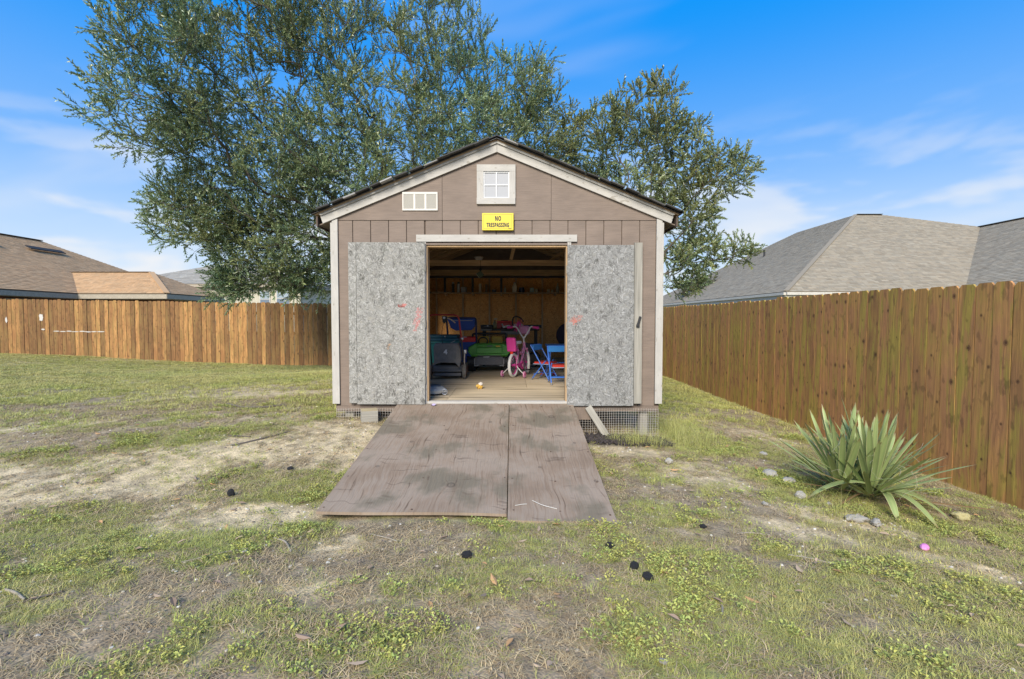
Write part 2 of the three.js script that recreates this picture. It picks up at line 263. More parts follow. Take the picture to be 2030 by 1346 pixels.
M.fenceBack = [std({ map: boardAtlas(301, [0.515, 0.37, 0.225], [0.585, 0.44, 0.27], [0.53, 0.445, 0.255], 0.5, 0.8), bumpMap: fenceBump, bumpScale: 0.002, roughness: 0.85 })];
M.fenceRight = [std({ map: boardAtlas(401, [0.60, 0.43, 0.275], [0.655, 0.495, 0.275], [0.67, 0.585, 0.265], 0.9, 0.7), bumpMap: fenceBump, bumpScale: 0.002, roughness: 0.85 })];
M.fenceRail = std({ color: lin(0.26, 0.15, 0.075), map: grain, roughness: 0.9 });
function picketGeo(w, h, t, col, off) {
  const e = 0.028, g = prism([[-w / 2, 0], [w / 2, 0], [w / 2, h - e], [w / 2 - e * 0.9, h], [-w / 2 + e * 0.9, h], [-w / 2, h - e]], t);
  const p = g.attributes.position, uv = new Float32Array(p.count * 2);
  for (let i = 0; i < p.count; i++) { uv[2 * i] = (col + clamp(p.getX(i) / w + 0.5, 0.02, 0.98)) / 8; uv[2 * i + 1] = p.getY(i) / 3.1 + off; }
  g.setAttribute('uv', new THREE.BufferAttribute(uv, 2)); g.translate(0, 0, -t); return g;
}
function fence(name, label, a, b, pitch, baseY, topY, mats, seed, gap = 0.004, loose = 0.003) { // front faces look along +z before the turn
  const r = rng(seed), dx = b[0] - a[0], dz = b[1] - a[1], L = Math.hypot(dx, dz), turn = Math.atan2(-dz, dx), f = thing(name, label, 'fence', [a[0], 0, a[1]]), n = Math.floor(L / pitch), w = pitch - gap, cache = new Map();
  const nx = Math.sin(turn), nz = Math.cos(turn);      // the side that is seen
  for (let i = 0; i < n; i++) {
    const s = (i + 0.5) * pitch, t = s / L, x = dx * t, z = dz * t, y0 = baseY(t), h = Math.round((topY(t) - y0 + (r() - 0.5) * 0.02) / 0.02) * 0.02, col = Math.floor(r() * 8), off = Math.floor(r() * 4) * 0.12 + 0.01, key = col + '_' + off + '_' + h.toFixed(2);
    if (!cache.has(key)) cache.set(key, picketGeo(w, h, 0.017, col, off));
    const m = part('picket', cache.get(key), mats[Math.floor(r() * mats.length)], f), jut = (r() - 0.5) * loose;
    m.position.set(x + nx * jut, y0, z + nz * jut); m.rotation.set(0, turn + (r() - 0.5) * 0.012, (r() - 0.5) * 0.005, 'YXZ');
  }
  for (const hh of [0.3, 0.95, 1.55]) { const q = 8; for (let i = 0; i < q; i++) { const t0 = i / q, t1 = (i + 1) / q, ya = baseY(t0) + hh, yb = baseY(t1) + hh; part('rail', plank(V(dx * t0 - nx * 0.045, ya, dz * t0 - nz * 0.045), V(dx * t1 - nx * 0.045, yb, dz * t1 - nz * 0.045), 0.085, 0.036, V(nx, 0, nz)), M.fenceRail, f); } }
  for (let s = 0.1; s < L; s += 2.4) { const t = s / L, y0 = baseY(t); part('post', bx(dx * t - nx * 0.11 - 0.04, dx * t - nx * 0.11 + 0.04, y0 - 0.2, topY(t) - 0.06, dz * t - nz * 0.11 - 0.04, dz * t - nz * 0.11 + 0.04), M.fenceRail, f); }
  return f;
}
const A = [-21.5, -16.75], B = [3.94, -14.0];
const back = fence('board_fence', 'long orange brown board fence across the back of the yard', A, B, 0.149, (t) => Math.min(G(mix(A[0], B[0], t), mix(A[1], B[1], t)) - 0.01, 0.3), (t) => mix(2.04, 1.72, clamp(t * 1.35)), M.fenceBack, 5001, 0.012, 0.01);
fence('board_fence', 'stained board fence with green algae streaks running toward us on the right', [4.0, -14.1], [4.0, 2.6], 0.165, (t) => G(4.0, mix(-14.1, 2.6, t)) - 0.03, (t) => 1.612 + 0.012 * Math.sin(t * 17), M.fenceRight, 5002, 0.007, 0.004);
{ // white paint smeared on the back fence
  const white = std({ color: lin(0.52, 0.50, 0.47), roughness: 0.9 }), turn = Math.atan2(-(B[1] - A[1]), B[0] - A[0]), r = rng(77);
  const splat = (x, y, w, h) => { const s = new THREE.Shape(); for (let i = 0; i < 16; i++) { const a = i / 16 * Math.PI * 2, k = 0.75 + 0.4 * r(), px = Math.cos(a) * w / 2 * k, py = Math.sin(a) * h / 2 * k; i ? s.lineTo(px, py) : s.moveTo(px, py); } const t = (x - A[0]) / (B[0] - A[0]), m = part('paint_smear', new THREE.ShapeGeometry(s), white, back, 'white paint smeared on the boards'); m.position.set(x - A[0] + 0.006 * Math.sin(turn), y, (B[1] - A[1]) * t + 0.006); m.rotation.y = turn; };
  splat(-14.95, 1.36, 0.16, 0.23); splat(-16.2, 1.28, 0.09, 0.19); splat(-14.9, 0.98, 0.14, 0.05);
  let x = -14.55; while (x < -12.9) { const w = 0.14 + 0.2 * r(); splat(x + w / 2, 0.915 + (r() - 0.5) * 0.03, w, 0.022 + 0.014 * r()); x += w * 0.92; }
}

// ---------------------------------------------------------------- neighbours' houses
function brickTex() { return tex(512, 512, (u, v) => { const row = Math.floor(v * 16), x = u * 8 + (row % 2) * 0.5, fx = x - Math.floor(x), fy = v * 16 - row, mort = Math.max(ss(0.05, 0.0, Math.min(fx, 1 - fx)), ss(0.12, 0.02, Math.min(fy, 1 - fy))), t = 0.75 + 0.5 * hash(Math.floor(x) % 8, row, 5); return [mix(0.42 * t, 0.5, mort), mix(0.24 * t, 0.47, mort), mix(0.19 * t, 0.43, mort)]; }); }
M.brick = std({ map: again(brickTex(), 1 / 1.7, 1 / 1.2), roughness: 0.9 });
M.fascia = std({ color: lin(0.50, 0.44, 0.34), map: speckT, roughness: 0.7 });
M.fasciaWhite = std({ color: lin(0.66, 0.63, 0.56), map: speckT, roughness: 0.7 });
M.soffit = std({ color: lin(0.36, 0.31, 0.24), roughness: 0.8 });
M.deck = std({ color: lin(0.16, 0.13, 0.10), roughness: 0.95 });
M.vinyl = std({ color: lin(0.66, 0.61, 0.48), map: speckT, roughness: 0.6 });
M.glass = new THREE.MeshPhysicalMaterial({ color: 0xffffff, transmission: 1, thickness: 0, roughness: 0.03, ior: 1.5 });
M.darkRoom = std({ color: lin(0.02, 0.025, 0.03), roughness: 0.9 });
function roofFaces(parent, faces, tone, opt) { for (const [i, f] of faces.entries()) { const rf = wpart('roof_slope', sheet(f, 0.05), M.deck, parent); wpart('shingles', shingles(f, tone, { ...opt, seed: 900 + i * 7 + Math.round(f[0].x) }), M.shingle, rf).userData.kind = 'stuff'; } }
function ridgeCap(parent, a, b, tone, w = 0.16) { const up = V(0, 1, 0); wpart('ridge_cap', paint(plank(a.clone().addScaledVector(up, 0.02), b.clone().addScaledVector(up, 0.02), w * 2, 0.03, up), ...tone), M.shingle, parent); }
function eaves(parent, pts, mat, h = 0.2, inset = 0.5) { // fascia boards along the eave line
  for (let i = 0; i < pts.length - 1; i++) { const a = pts[i], b = pts[i + 1], m = plank(V(a.x, a.y - h / 2 - 0.05, a.z), V(b.x, b.y - h / 2 - 0.05, b.z), h, 0.03, V(-(b.z - a.z), 0, b.x - a.x).normalize()); wpart('fascia_board', m, mat, parent); }
}
{ // left neighbour: low house, tan brown shingles, a wing toward us
  const h = thing('house', 'brick house with tan brown shingle roof beyond the back fence at left', 'house', [-24, 0, -24]);
  const ex = -20, e = 2.5, t = [0.45, 0.29, 0.155], s = 0.52;
  const rn = V(-26, e + 6 * s, -15), rf = V(-26, e + 6 * s, -28.0), c1 = V(ex, e, -9), c2 = V(ex, e, -34), c3 = V(-32, e, -34), c4 = V(-32, e, -9);
  const wz = -25.65, wh = 2.35, w1 = V(-15.9, e, wz + wh), w2 = V(-15.9, e, wz - wh), wr = V(-15.9 - wh, e + wh * 0.5, wz), wi = V(-22.4, e + wh * 0.5, wz), wa = V(ex, e, wz + wh), wb = V(ex, e, wz - wh);
  roofFaces(h, [[c1, c2, rf, rn], [c2, c3, rf], [c3, c4, rn, rf], [c4, c1, rn], [wa, w1, wr, wi], [w1, w2, wr], [w2, wb, wi, wr]], t, { vary: 0.2, hue: 0.06, w: 0.24 });
  ridgeCap(h, rn, rf, [0.10, 0.075, 0.05]); ridgeCap(h, wi, wr, [0.12, 0.085, 0.055], 0.1); ridgeCap(h, w1, wr, t, 0.12);
  eaves(h, [c1, wa, w1, w2, wb, c2], M.fascia);
  wpart('soffit', bx(-20.6, ex - 0.04, e - 0.27, e - 0.24, -34, -9), M.soffit, h); wpart('soffit', bx(ex - 0.6, -15.95, e - 0.272, e - 0.242, wz - wh + 0.03, wz + wh - 0.03), M.soffit, h);
  wpart('wall', bx(-31.5, -20.5, -0.3, e - 0.24, -33.5, -9.5, 1), M.brick, h); wpart('wing_wall', bx(-20.5, -17.0, -0.3, e - 0.24, wz - wh + 0.5, wz + wh - 0.9, 1), M.brick, h);
  wpart('corner_column', bx(-16.75, -16.2, -0.3, e - 0.24, wz + wh - 0.95, wz + wh - 0.45, 1), M.brick, h);
  const win = wpart('window', bx(-20.5, -20.44, 1.0, 2.16, -21.6, -20.4), M.fascia, h); wpart('pane', bx(-20.44, -20.425, 1.06, 2.1, -21.54, -20.46), std({ color: lin(0.12, 0.2, 0.16), roughness: 0.1 }), win);
  for (const z of [-23.0, -26.6]) wpart('ridge_vent', plank(V(-24.4, e + 4.4 * s + 0.16, z + 1.0), V(-24.4, e + 4.4 * s + 0.16, z - 1.0), 0.34, 0.05, V(0.46, 0.89, 0)), M.rubber, h, 'dark slot vent lying on the roof slope');
  wpart('vent_pipe', bar([-21.9, e + 1.9 * s - 0.1, -27.9], [-21.9, e + 1.9 * s + 0.42, -27.9], 0.045), M.black, h);
}
{ // far house behind the tree: grey roof and cream siding, two storeys
  const h = thing('house', 'distant two storey house with cream siding and grey roof behind the tree', 'house', [-24, 0, -48]);
  const e = 4.35, x0 = -34.4, x1 = -18.4, z0 = -44, z1 = -55, m = (z0 + z1) / 2, q = 5.5, s = 0.36, t = [0.30, 0.285, 0.25];
  const a = V(x0 - 0.5, e, z0 + 0.5), b = V(x1 + 0.5, e - 0.0, z0 + 0.5), c = V(x1 + 0.5, e, z1 - 0.5), d = V(x0 - 0.5, e, z1 - 0.5), r0 = V(x0 + q - 0.6, e + 6 * s, m), r1 = V(x1 - q + 0.6, e + 6 * s, m);
  roofFaces(h, [[a, b, r1, r0], [b, c, r1], [c, d, r0, r1], [d, a, r0]], t, { e: 0.2, w: 0.5 }); eaves(h, [d, a, b, c], M.soffit, 0.22);
  wpart('wall', bx(x0, x1, -0.5, e - 0.02, z1, z0), M.vinyl, h);
  for (let y = 0.4; y < e - 0.2; y += 0.19) wpart('siding_course', bx(x0 - 0.01, x1 + 0.01, y, y + 0.165, z0, z0 + 0.018), M.vinyl, h);
  for (const [x, y, w, hh] of [[-21.95, 2.3, 0.95, 1.5], [-20.5, 2.35, 1.2, 1.55]]) { const f = wpart('window', bx(x, x + w, y, y + hh, z0 + 0.018, z0 + 0.06), M.fasciaWhite, h); wpart('pane', bx(x + 0.08, x + w - 0.08, y + 0.08, y + hh / 2 - 0.03, z0 + 0.06, z0 + 0.07), std({ color: lin(0.16, 0.2, 0.25), roughness: 0.1 }), f); wpart('pane', bx(x + 0.08, x + w - 0.08, y + hh / 2 + 0.03, y + hh - 0.08, z0 + 0.06, z0 + 0.07), std({ color: lin(0.3, 0.36, 0.42), roughness: 0.1 }), f); }
}
{ // right neighbour: grey-brown hip roof with a wing coming toward us
  const h = thing('house', 'low house with grey brown hip roof and white gutter behind right fence', 'house', [20, 0, -30]);
  const e = 2.5, t = [0.29, 0.25, 0.185], s = 0.57;
  const C = V(11.8, e, -21.8), Cb = V(11.8, e, -46), ap = V(20.76, e + 8.96 * s, -30.76), apb = V(20.76, e + 8.96 * s, -37.1), r2 = V(22.3, e + 8.96 * s, -30.76), vt = V(26.6, e + 7.1 * s, -28.9), vb = V(19.5, e, -21.8);
  const wN = V(19.5, e, -15), rN = V(26.6, e + 7.1 * s, -22.1);
  roofFaces(h, [[C, vb, vt, r2, ap], [Cb, C, ap, apb], [vb, wN, rN, vt], [wN, V(33.7, e, -15), rN]], t, { vary: 0.22, hue: 0.05, w: 0.24 });
  wpart('roof_slope', sheet([r2, vt, V(34, e + 3 * s, -33), apb], 0.05), M.deck, h);
  ridgeCap(h, ap, r2, [0.05, 0.05, 0.045]); ridgeCap(h, C.clone().lerp(ap, 0.005), ap, [0.25, 0.215, 0.16], 0.1); ridgeCap(h, rN, vt, [0.05, 0.05, 0.045]);
  for (const [a, b] of [[Cb, C], [C, vb], [vb, wN]]) { const n = V(-(b.z - a.z), 0, b.x - a.x).normalize(); wpart('gutter', plank(V(a.x, e - 0.09, a.z).addScaledVector(n, 0.05), V(b.x, e - 0.09, b.z).addScaledVector(n, 0.05), 0.12, 0.1, n), M.fasciaWhite, h); wpart('fascia_board', plank(V(a.x, e - 0.2, a.z).addScaledVector(n, -0.02), V(b.x, e - 0.2, b.z).addScaledVector(n, -0.02), 0.26, 0.03, n), M.fasciaWhite, h); }
  wpart('soffit', bx(11.85, 12.5, e - 0.34, e - 0.31, -46, -21.85), M.soffit, h); wpart('soffit', bx(12.5, 20.3, e - 0.342, e - 0.312, -22.5, -21.85), M.soffit, h);
  wpart('wall', bx(12.4, 33, -0.6, e - 0.3, -45.5, -22.4, 1), M.brick, h); wpart('wall', bx(20.9, 32.5, -0.6, e - 0.3, -22.4, -15.6, 1), M.brick, h);
  wpart('vent_pipe', bar([17.2, e + 5.2 * s, -34.6], [17.2, e + 5.4 * s + 0.45, -34.6], 0.06), M.black, h);
}
// ---------------------------------------------------------------- the shed
const XC = -0.164, XL = -1.973, XR = 1.646, ZF = -5.6, ZB = -11.72, FY = 0.377, SL = 0.405;
const shed = thing('garden_shed', 'brown wooden shed with white trim and both doors swung open', 'shed', [XC, 0, -8.66]);
const roofLine = (x) => 3.12 - SL * Math.abs(x - XC);
M.siding = std({ color: lin(0.225, 0.177, 0.145), map: again(tex(512, 512, (u, v) => { const g = fbm(u * 5, v * 9, 4, 151, 5, 9), s = vn(u * 10 + 3 * vn(u * 4, v * 6, 153, 4, 6), v * 90, 155, 14, 90); const k = 0.84 + 0.12 * g + 0.06 * s; return [k, k * 0.99, k * 0.98]; }), 1 / 0.9, 1 / 0.9), roughness: 0.75,
  bumpMap: again(tex(512, 512, (u, v) => { const w = 1.6 * fbm(u * 5, v * 5, 3, 157, 5, 5); const rip = 0.5 + 0.5 * Math.sin((v * 44 + w * 1.6) * Math.PI * 2), gr = vn(u * 60, v * 6, 159, 60, 6), mask = ss(0.35, 0.65, fbm(u * 4, v * 4, 3, 161, 4, 4)); return grey(0.30 * rip * mask + 0.35 * gr * (1 - mask) + 0.3 * vn(u * 120, v * 120, 163, 120, 120)); }, false), 1 / 0.9, 1 / 0.9), bumpScale: 0.0016 });
M.grooveDark = std({ color: lin(0.10, 0.072, 0.055), roughness: 0.9 });
function osbCanvas(w, h, ppm, pal, n, after) { // pressed wood flakes
  const c = document.createElement('canvas'); c.width = w; c.height = h; const x = c.getContext('2d'), r = rng(n + w); x.fillStyle = pal[0]; x.fillRect(0, 0, w, h);
  for (let i = 0; i < n; i++) {
    const L = (0.014 + 0.052 * r()) * ppm, W = (0.003 + 0.011 * r()) * ppm, a = r() * Math.PI, cx = r() * w, cy = r() * h; x.save(); x.translate(cx, cy); x.rotate(a); x.globalAlpha = 0.35 + 0.5 * r(); x.fillStyle = pal[Math.floor(r() * pal.length)];
    x.beginPath(); x.moveTo(-L / 2, -W / 2 * r()); x.lineTo(L / 2 * (0.7 + 0.3 * r()), -W / 2); x.lineTo(L / 2, W / 2 * r()); x.lineTo(-L / 2 * (0.6 + 0.4 * r()), W / 2); x.closePath(); x.fill();
    if (r() < 0.35) { x.globalAlpha = 0.35; x.strokeStyle = pal[1]; x.lineWidth = 1; x.beginPath(); x.moveTo(-L / 2, W / 2); x.lineTo(L / 2, W / 2); x.stroke(); } x.restore();
  }
  if (after) after(x, r); const t = new THREE.CanvasTexture(c); t.colorSpace = THREE.SRGBColorSpace; t.wrapS = t.wrapT = THREE.RepeatWrapping; return t;
}
const greyPal = ['#a5a4a0', '#6e6d69', '#908f8b', '#b9b8b4', '#9c9b97', '#807f7b', '#cccbc7', '#aca89e', '#969490'], tanPal = ['#d4a468', '#9a6a36', '#c6934f', '#e2b87c', '#d8a863', '#b47c40', '#ecca96', '#cb9854', '#be884b'];
function stain(x, w, h, r, n, col, a) { for (let i = 0; i < n; i++) { const cx = r() * w, cy = r() * h, L = 20 + 120 * r(); x.fillStyle = col; for (let k = 0; k < 40; k++) { x.globalAlpha = a * r(); x.beginPath(); x.ellipse(cx + (r() - 0.5) * 40, cy + (r() - 0.5) * L, 1 + 5 * r(), 3 + 14 * r(), (r() - 0.5) * 0.7, 0, 7); x.fill(); } } }
function smear(x, r, cx, cy, w, h, tilt, col, n) { x.fillStyle = col; for (let k = 0; k < n; k++) { const a = (r() - 0.5), b = (r() - 0.5); x.globalAlpha = 0.25 + 0.4 * r(); x.beginPath(); x.ellipse(cx + a * w + b * tilt, cy + b * h, 1.5 + 4 * r(), 2 + 6 * r(), r() * 3, 0, 7); x.fill(); } x.globalAlpha = 1; }
const doorTL = osbCanvas(700, 1440, 810, greyPal, 10500, (x, r) => { stain(x, 700, 1440, r, 44, '#3f3d37', 0.24); stain(x, 700, 1440, r, 20, '#5d6152', 0.12); stain(x, 700, 220, r, 5, '#3c3a34', 0.2); x.save(); x.translate(0, 1290); stain(x, 700, 150, r, 12, '#33312c', 0.25); x.restore(); smear(x, r, 640, 650, 60, 150, -40, '#cf8583', 200); smear(x, r, 625, 740, 30, 90, -40, '#cc7d77', 60); smear(x, r, 478, 560, 70, 22, 0, '#8f423c', 60); smear(x, r, 515, 552, 34, 20, 0, '#d58a82', 40); smear(x, r, 370, 920, 20, 60, -30, '#c79e7d', 26); });
const doorTR = osbCanvas(700, 1440, 830, greyPal, 11500, (x, r) => { stain(x, 700, 1440, r, 52, '#43413c', 0.22); stain(x, 700, 1440, r, 14, '#55564e', 0.12); smear(x, r, 85, 655, 95, 60, -40, '#cf8070', 120); smear(x, r, 70, 690, 40, 40, 0, '#d9806f', 50); });
const osbBump = again(osbCanvas(1024, 1024, 840, ['#888', '#333', '#666', '#aaa', '#777', '#999', '#bbb', '#555'], 7000), 1 / 1.22, 1 / 1.22); osbBump.colorSpace = THREE.NoColorSpace;
const osbTan = again(osbCanvas(1024, 1024, 840, tanPal, 11000, (x, r) => { stain(x, 1024, 1024, r, 10, '#5a3416', 0.10); }), 1 / 1.22, 1 / 1.22);
M.doorL = std({ color: lin(0.72, 0.72, 0.71), map: doorTL, roughness: 0.9, bumpMap: doorTL, bumpScale: 0.001 }); M.doorR = std({ color: lin(0.64, 0.65, 0.665), map: doorTR, roughness: 0.9, bumpMap: doorTR, bumpScale: 0.001 });
M.osb = std({ color: lin(1.0, 0.88, 0.72), map: osbTan, bumpMap: osbBump, bumpScale: 0.001, roughness: 0.75 });
M.osbGrey = std({ color: lin(0.75, 0.75, 0.74), map: again(doorTL, 1 / 0.86, 1 / 1.78), roughness: 0.9 });

M.addedLiner = std({ color: lin(0.78, 0.77, 0.74), roughness: 0.8 }); // pale lining added on the unseen side walls to bounce light inside
// front siding: boards between grooves, set on a darker backing
const cuts = []; for (let i = -1; i <= 17; i++) cuts.push(-1.754 + 0.1975 * i); cuts[0] = -1.915; cuts[cuts.length - 1] = 1.588;
const DX0 = -0.950, DX1 = 0.613, DTOP = 2.118;
const front = wpart('front_wall', [bx(XL + 0.01, DX0 - 0.001, 0.33, 2.40, ZF - 0.03, ZF - 0.0125), bx(DX1 + 0.001, XR - 0.01, 0.33, 2.40, ZF - 0.03, ZF - 0.0125), bx(DX0 - 0.001, DX1 + 0.001, DTOP + 0.001, 2.40, ZF - 0.03, ZF - 0.0125)], M.grooveDark, shed);
for (let i = 0; i < cuts.length - 1; i++) {
  let a = cuts[i] + 0.0045, b = cuts[i + 1] - 0.0045; const put = (a, b, y0) => { if (b - a > 0.012) wpart('siding_board', bx(a, b, y0, 2.386, ZF - 0.012, ZF + (R() - 0.5) * 0.002, 1), M.siding, front); };
  if (b <= DX0 || a >= DX1) put(a, b, 0.335); else if (a < DX0) { put(a, DX0, 0.335); put(DX0 + 0.0005, b, DTOP); } else if (b > DX1) { put(a, DX1 - 0.0005, DTOP); put(DX1, b, 0.335); } else put(a, b, DTOP);
}
{ // gable sheets above the seam
  const gp = (x0, x1) => { const pts = [[x0, 2.389], [x1, 2.389], [x1, roofLine(x1) + 0.11]]; if (x0 < XC && x1 > XC) pts.push([XC, roofLine(XC) + 0.11]); pts.push([x0, roofLine(x0) + 0.11]); const g = prism(pts, 0.014); gUV(g, 1); g.translate(0, 0, ZF - 0.006); return g; };
  for (const [a, b] of [[XL + 0.06, -0.768], [-0.764, 0.428], [0.432, XR - 0.06]]) wpart('gable_panel', gp(a, b), M.siding, shed);
  wpart('gable_backing', gp(XL + 0.012, XR - 0.012).translate(0, 0, -0.022), M.grooveDark, shed);
  const back = gp(XL + 0.01, XR - 0.01).translate(0, -0.0005, ZB - ZF - 0.008); wpart('rear_gable', back, M.siding, shed);
}
// side and rear walls
const ADDED_WINS = [[-8.25, -6.75], [-10.95, -9.15]], WY0 = 0.95, WY1 = 1.98;
for (const [x0, x1] of [[XL, XL + 0.02], [XR - 0.02, XR]]) { // two windows added per side wall, out of view, to light the interior
  const cols = [[ZB, ADDED_WINS[1][0]], [ADDED_WINS[1][1], ADDED_WINS[0][0]], [ADDED_WINS[0][1], ZF - 0.031]];
  wpart('side_wall', [...cols.map(([a, b]) => bx(x0, x1, 0.33, 2.40, a, b, 1)), ...ADDED_WINS.flatMap(([a, b]) => [bx(x0, x1, 0.33, WY0, a, b, 1), bx(x0, x1, WY1, 2.40, a, b, 1)])], M.siding, shed);
  for (const [WZ0, WZ1] of ADDED_WINS) { const m = (x0 + x1) / 2, w = new THREE.Group(), c = (WZ0 + WZ1) / 2; w.name = 'added_side_window'; shed.add(w); wpart('pane', bx(m - 0.002, m + 0.002, WY0 + 0.03, WY1 - 0.03, WZ0 + 0.03, WZ1 - 0.03), M.glass, w);
    for (const q of [[WY0 - 0.05, WY0 + 0.03, WZ0 - 0.05, WZ1 + 0.05], [WY1 - 0.03, WY1 + 0.05, WZ0 - 0.05, WZ1 + 0.05], [WY0 + 0.031, WY1 - 0.031, WZ0 - 0.05, WZ0 + 0.03], [WY0 + 0.031, WY1 - 0.031, WZ1 - 0.03, WZ1 + 0.05], [WY0 + 0.031, WY1 - 0.031, c - 0.015, c + 0.015]]) wpart('frame_board', bx(x0 - 0.014, x1 + 0.014, q[0], q[1], q[2], q[3]), M.whitePaint, w); }
}
wpart('rear_wall', bx(XL + 0.021, XR - 0.021, 0.33, 2.36, ZB - 0.001, ZB + 0.018, 1), M.siding, shed);
// white trim
for (const [a, b] of [[XL - 0.004, XL + 0.058], [XR - 0.058, XR + 0.004]]) { wpart('corner_trim', bx(a, b, 0.362, 2.383 + 0.02, ZF + 0.003, ZF + 0.022), M.whitePaint, shed); const s = a < 0 ? [a - 0.018, a] : [b, b + 0.018]; wpart('corner_trim', bx(s[0], s[1], 0.362, 2.36, ZF - 0.08, ZF + 0.02), M.whitePaint, shed); }
for (const s of [-1, 1]) { // rake boards, a main one and a thin one above it
  const rk = (lo, hi, X, z0, d) => { const p = [[XC + s * 0.0015, 3.12 + lo], [XC + s * 0.0015, 3.12 + hi], [XC + s * X, 3.12 + hi - SL * X], [XC + s * (X - 0.025), 3.12 + lo - SL * (X - 0.025)]]; const g = prism(s < 0 ? p : p.slice().reverse(), d); gUV(g, 0); g.translate(0, 0, z0); return g; };
  wpart('rake_board', rk(0.0, 0.088, 1.93, ZF + 0.012, 0.024), M.whitePaint, shed); wpart('rake_strip', rk(0.0885, 0.112, 1.945, ZF + 0.012, 0.042), M.whitePaint, shed);
  const ins = V(XC, 3.12 + 0.112, 0), out = V(XC + s * 1.985, 3.12 + 0.112 - SL * 1.985, 0), z0 = ZF + 0.06, z1 = ZB - 0.1, q = [V(ins.x, ins.y, z0), V(out.x, out.y, z0), V(out.x, out.y, z1), V(ins.x, ins.y, z1)];
  const deck = q.map((p) => p.clone().add(V(0, 0.016, 0))), dk = wpart('roof_deck', sheet(deck, 0.014), M.lumberOld, shed);
  const top = [V(ins.x, ins.y + 0.018, z0 + 0.03), V(out.x + s * 0.02, out.y + 0.018 - SL * 0.02, z0 + 0.03), V(out.x + s * 0.02, out.y + 0.018 - SL * 0.02, z1 - 0.03), V(ins.x, ins.y + 0.018, z1 - 0.03)];
  wpart('shingles', shingles(top, [0.055, 0.055, 0.06], { lift: 0.02, seed: 61 + s, vary: 0.35 }), M.shingle, dk).userData.kind = 'stuff';
  wpart('felt', sheet(top.map((p) => p.clone().add(V(0, 0.002, 0))), 0.004), M.black, dk);
  // torn and lifted shingle ends along the front edge
  const r = rng(70 + s); for (let k = 0; k < 13; k++) { const X = 0.12 + k * 0.145 + 0.05 * r(), c = V(XC + s * X, 3.12 + 0.142 - SL * X + 0.012 * r(), z0 + 0.03), g = new THREE.BoxGeometry(0.13 + 0.05 * r(), 0.008 + 0.008 * r(), 0.09 + 0.05 * r()), t = r() < (s < 0 ? 0.35 : 0.16) ? 0.22 + 0.14 * r() : 0.045 + 0.03 * r(); g.rotateX((r() - 0.3) * 0.12); g.rotateZ(-s * (Math.atan(SL) + (r() - 0.5) * 0.1)); g.translate(c.x, c.y, c.z); wpart('shingle_end', paint(g, t, t * 0.98, t * 0.95), M.shingle, dk); }
  wpart('eave_fascia', plank(V(out.x - s * 0.02, out.y - 0.06, ZF + 0.05), V(out.x - s * 0.02, out.y - 0.06, z1), 0.11, 0.018, V(s, 0, 0)), M.grooveDark, shed);
  wpart('soffit_board', sheet([V(XC + s * 1.83, roofLine(XL) - 0.002, ZF + 0.01), V(XC + s * 1.965, roofLine(XL) - 0.05, ZF + 0.01), V(XC + s * 1.965, roofLine(XL) - 0.05, z1), V(XC + s * 1.83, roofLine(XL) - 0.002, z1)], 0.01), M.siding, shed);
}
wpart('ridge_cap', [paint(plank(V(XC - 0.09, 3.12 + 0.155 - 0.036, ZF + 0.1), V(XC - 0.09, 3.12 + 0.155 - 0.036, ZB - 0.1), 0.19, 0.01, V(-SL, 1, 0).normalize()), 0.05, 0.05, 0.055), paint(plank(V(XC + 0.09, 3.12 + 0.157 - 0.036, ZF + 0.1), V(XC + 0.09, 3.12 + 0.157 - 0.036, ZB - 0.1), 0.19, 0.01, V(SL, 1, 0).normalize()), 0.05, 0.05, 0.055)], M.shingle, shed);
{ // gable window
  const w = new THREE.Group(); w.name = 'gable_window'; w.position.set(-0.173 - XC, 2.772, ZF + 8.66); shed.add(w); const z = 0.010;
  const bd = (n, x0, x1, y0, y1, z0, z1, m) => part(n, bx(x0, x1, y0, y1, z0, z1), m, w);
  bd('frame_board', -0.211, 0.211, 0.142, 0.213, z, z + 0.026, M.whitePaint); bd('frame_board', -0.213, 0.209, -0.213, -0.146, z, z + 0.026, M.whitePaint);
  bd('frame_board', -0.211, -0.139, -0.1455, 0.1415, z, z + 0.024, M.whitePaint); bd('frame_board', 0.144, 0.211, -0.1455, 0.1415, z, z + 0.024, M.whitePaint);
  const wp = std({ color: lin(0.62, 0.63, 0.64), roughness: 0.4 });
  bd('sash', -0.1385, -0.127, -0.1455, 0.1415, z, z + 0.014, wp); bd('sash', 0.132, 0.1435, -0.1455, 0.1415, z, z + 0.014, wp); bd('sash', -0.127, 0.132, 0.128, 0.1415, z, z + 0.014, wp); bd('sash', -0.127, 0.132, -0.1455, -0.137, z, z + 0.014, wp);
  bd('muntin', -0.003, 0.009, -0.137, 0.128, z, z + 0.013, wp); bd('muntin', -0.127, -0.0035, -0.010, 0.002, z, z + 0.012, wp); bd('muntin', 0.0095, 0.132, -0.010, 0.002, z, z + 0.012, wp);
  const pm = std({ color: lin(0.33, 0.34, 0.36), roughness: 0.45 });
  for (const [a, b] of [[-0.126, -0.0035], [0.0095, 0.131]]) for (const [c, d] of [[-0.1365, -0.0105], [0.0025, 0.1275]]) bd('pane', a, b, c, d, z - 0.001, z + 0.004, pm);
}
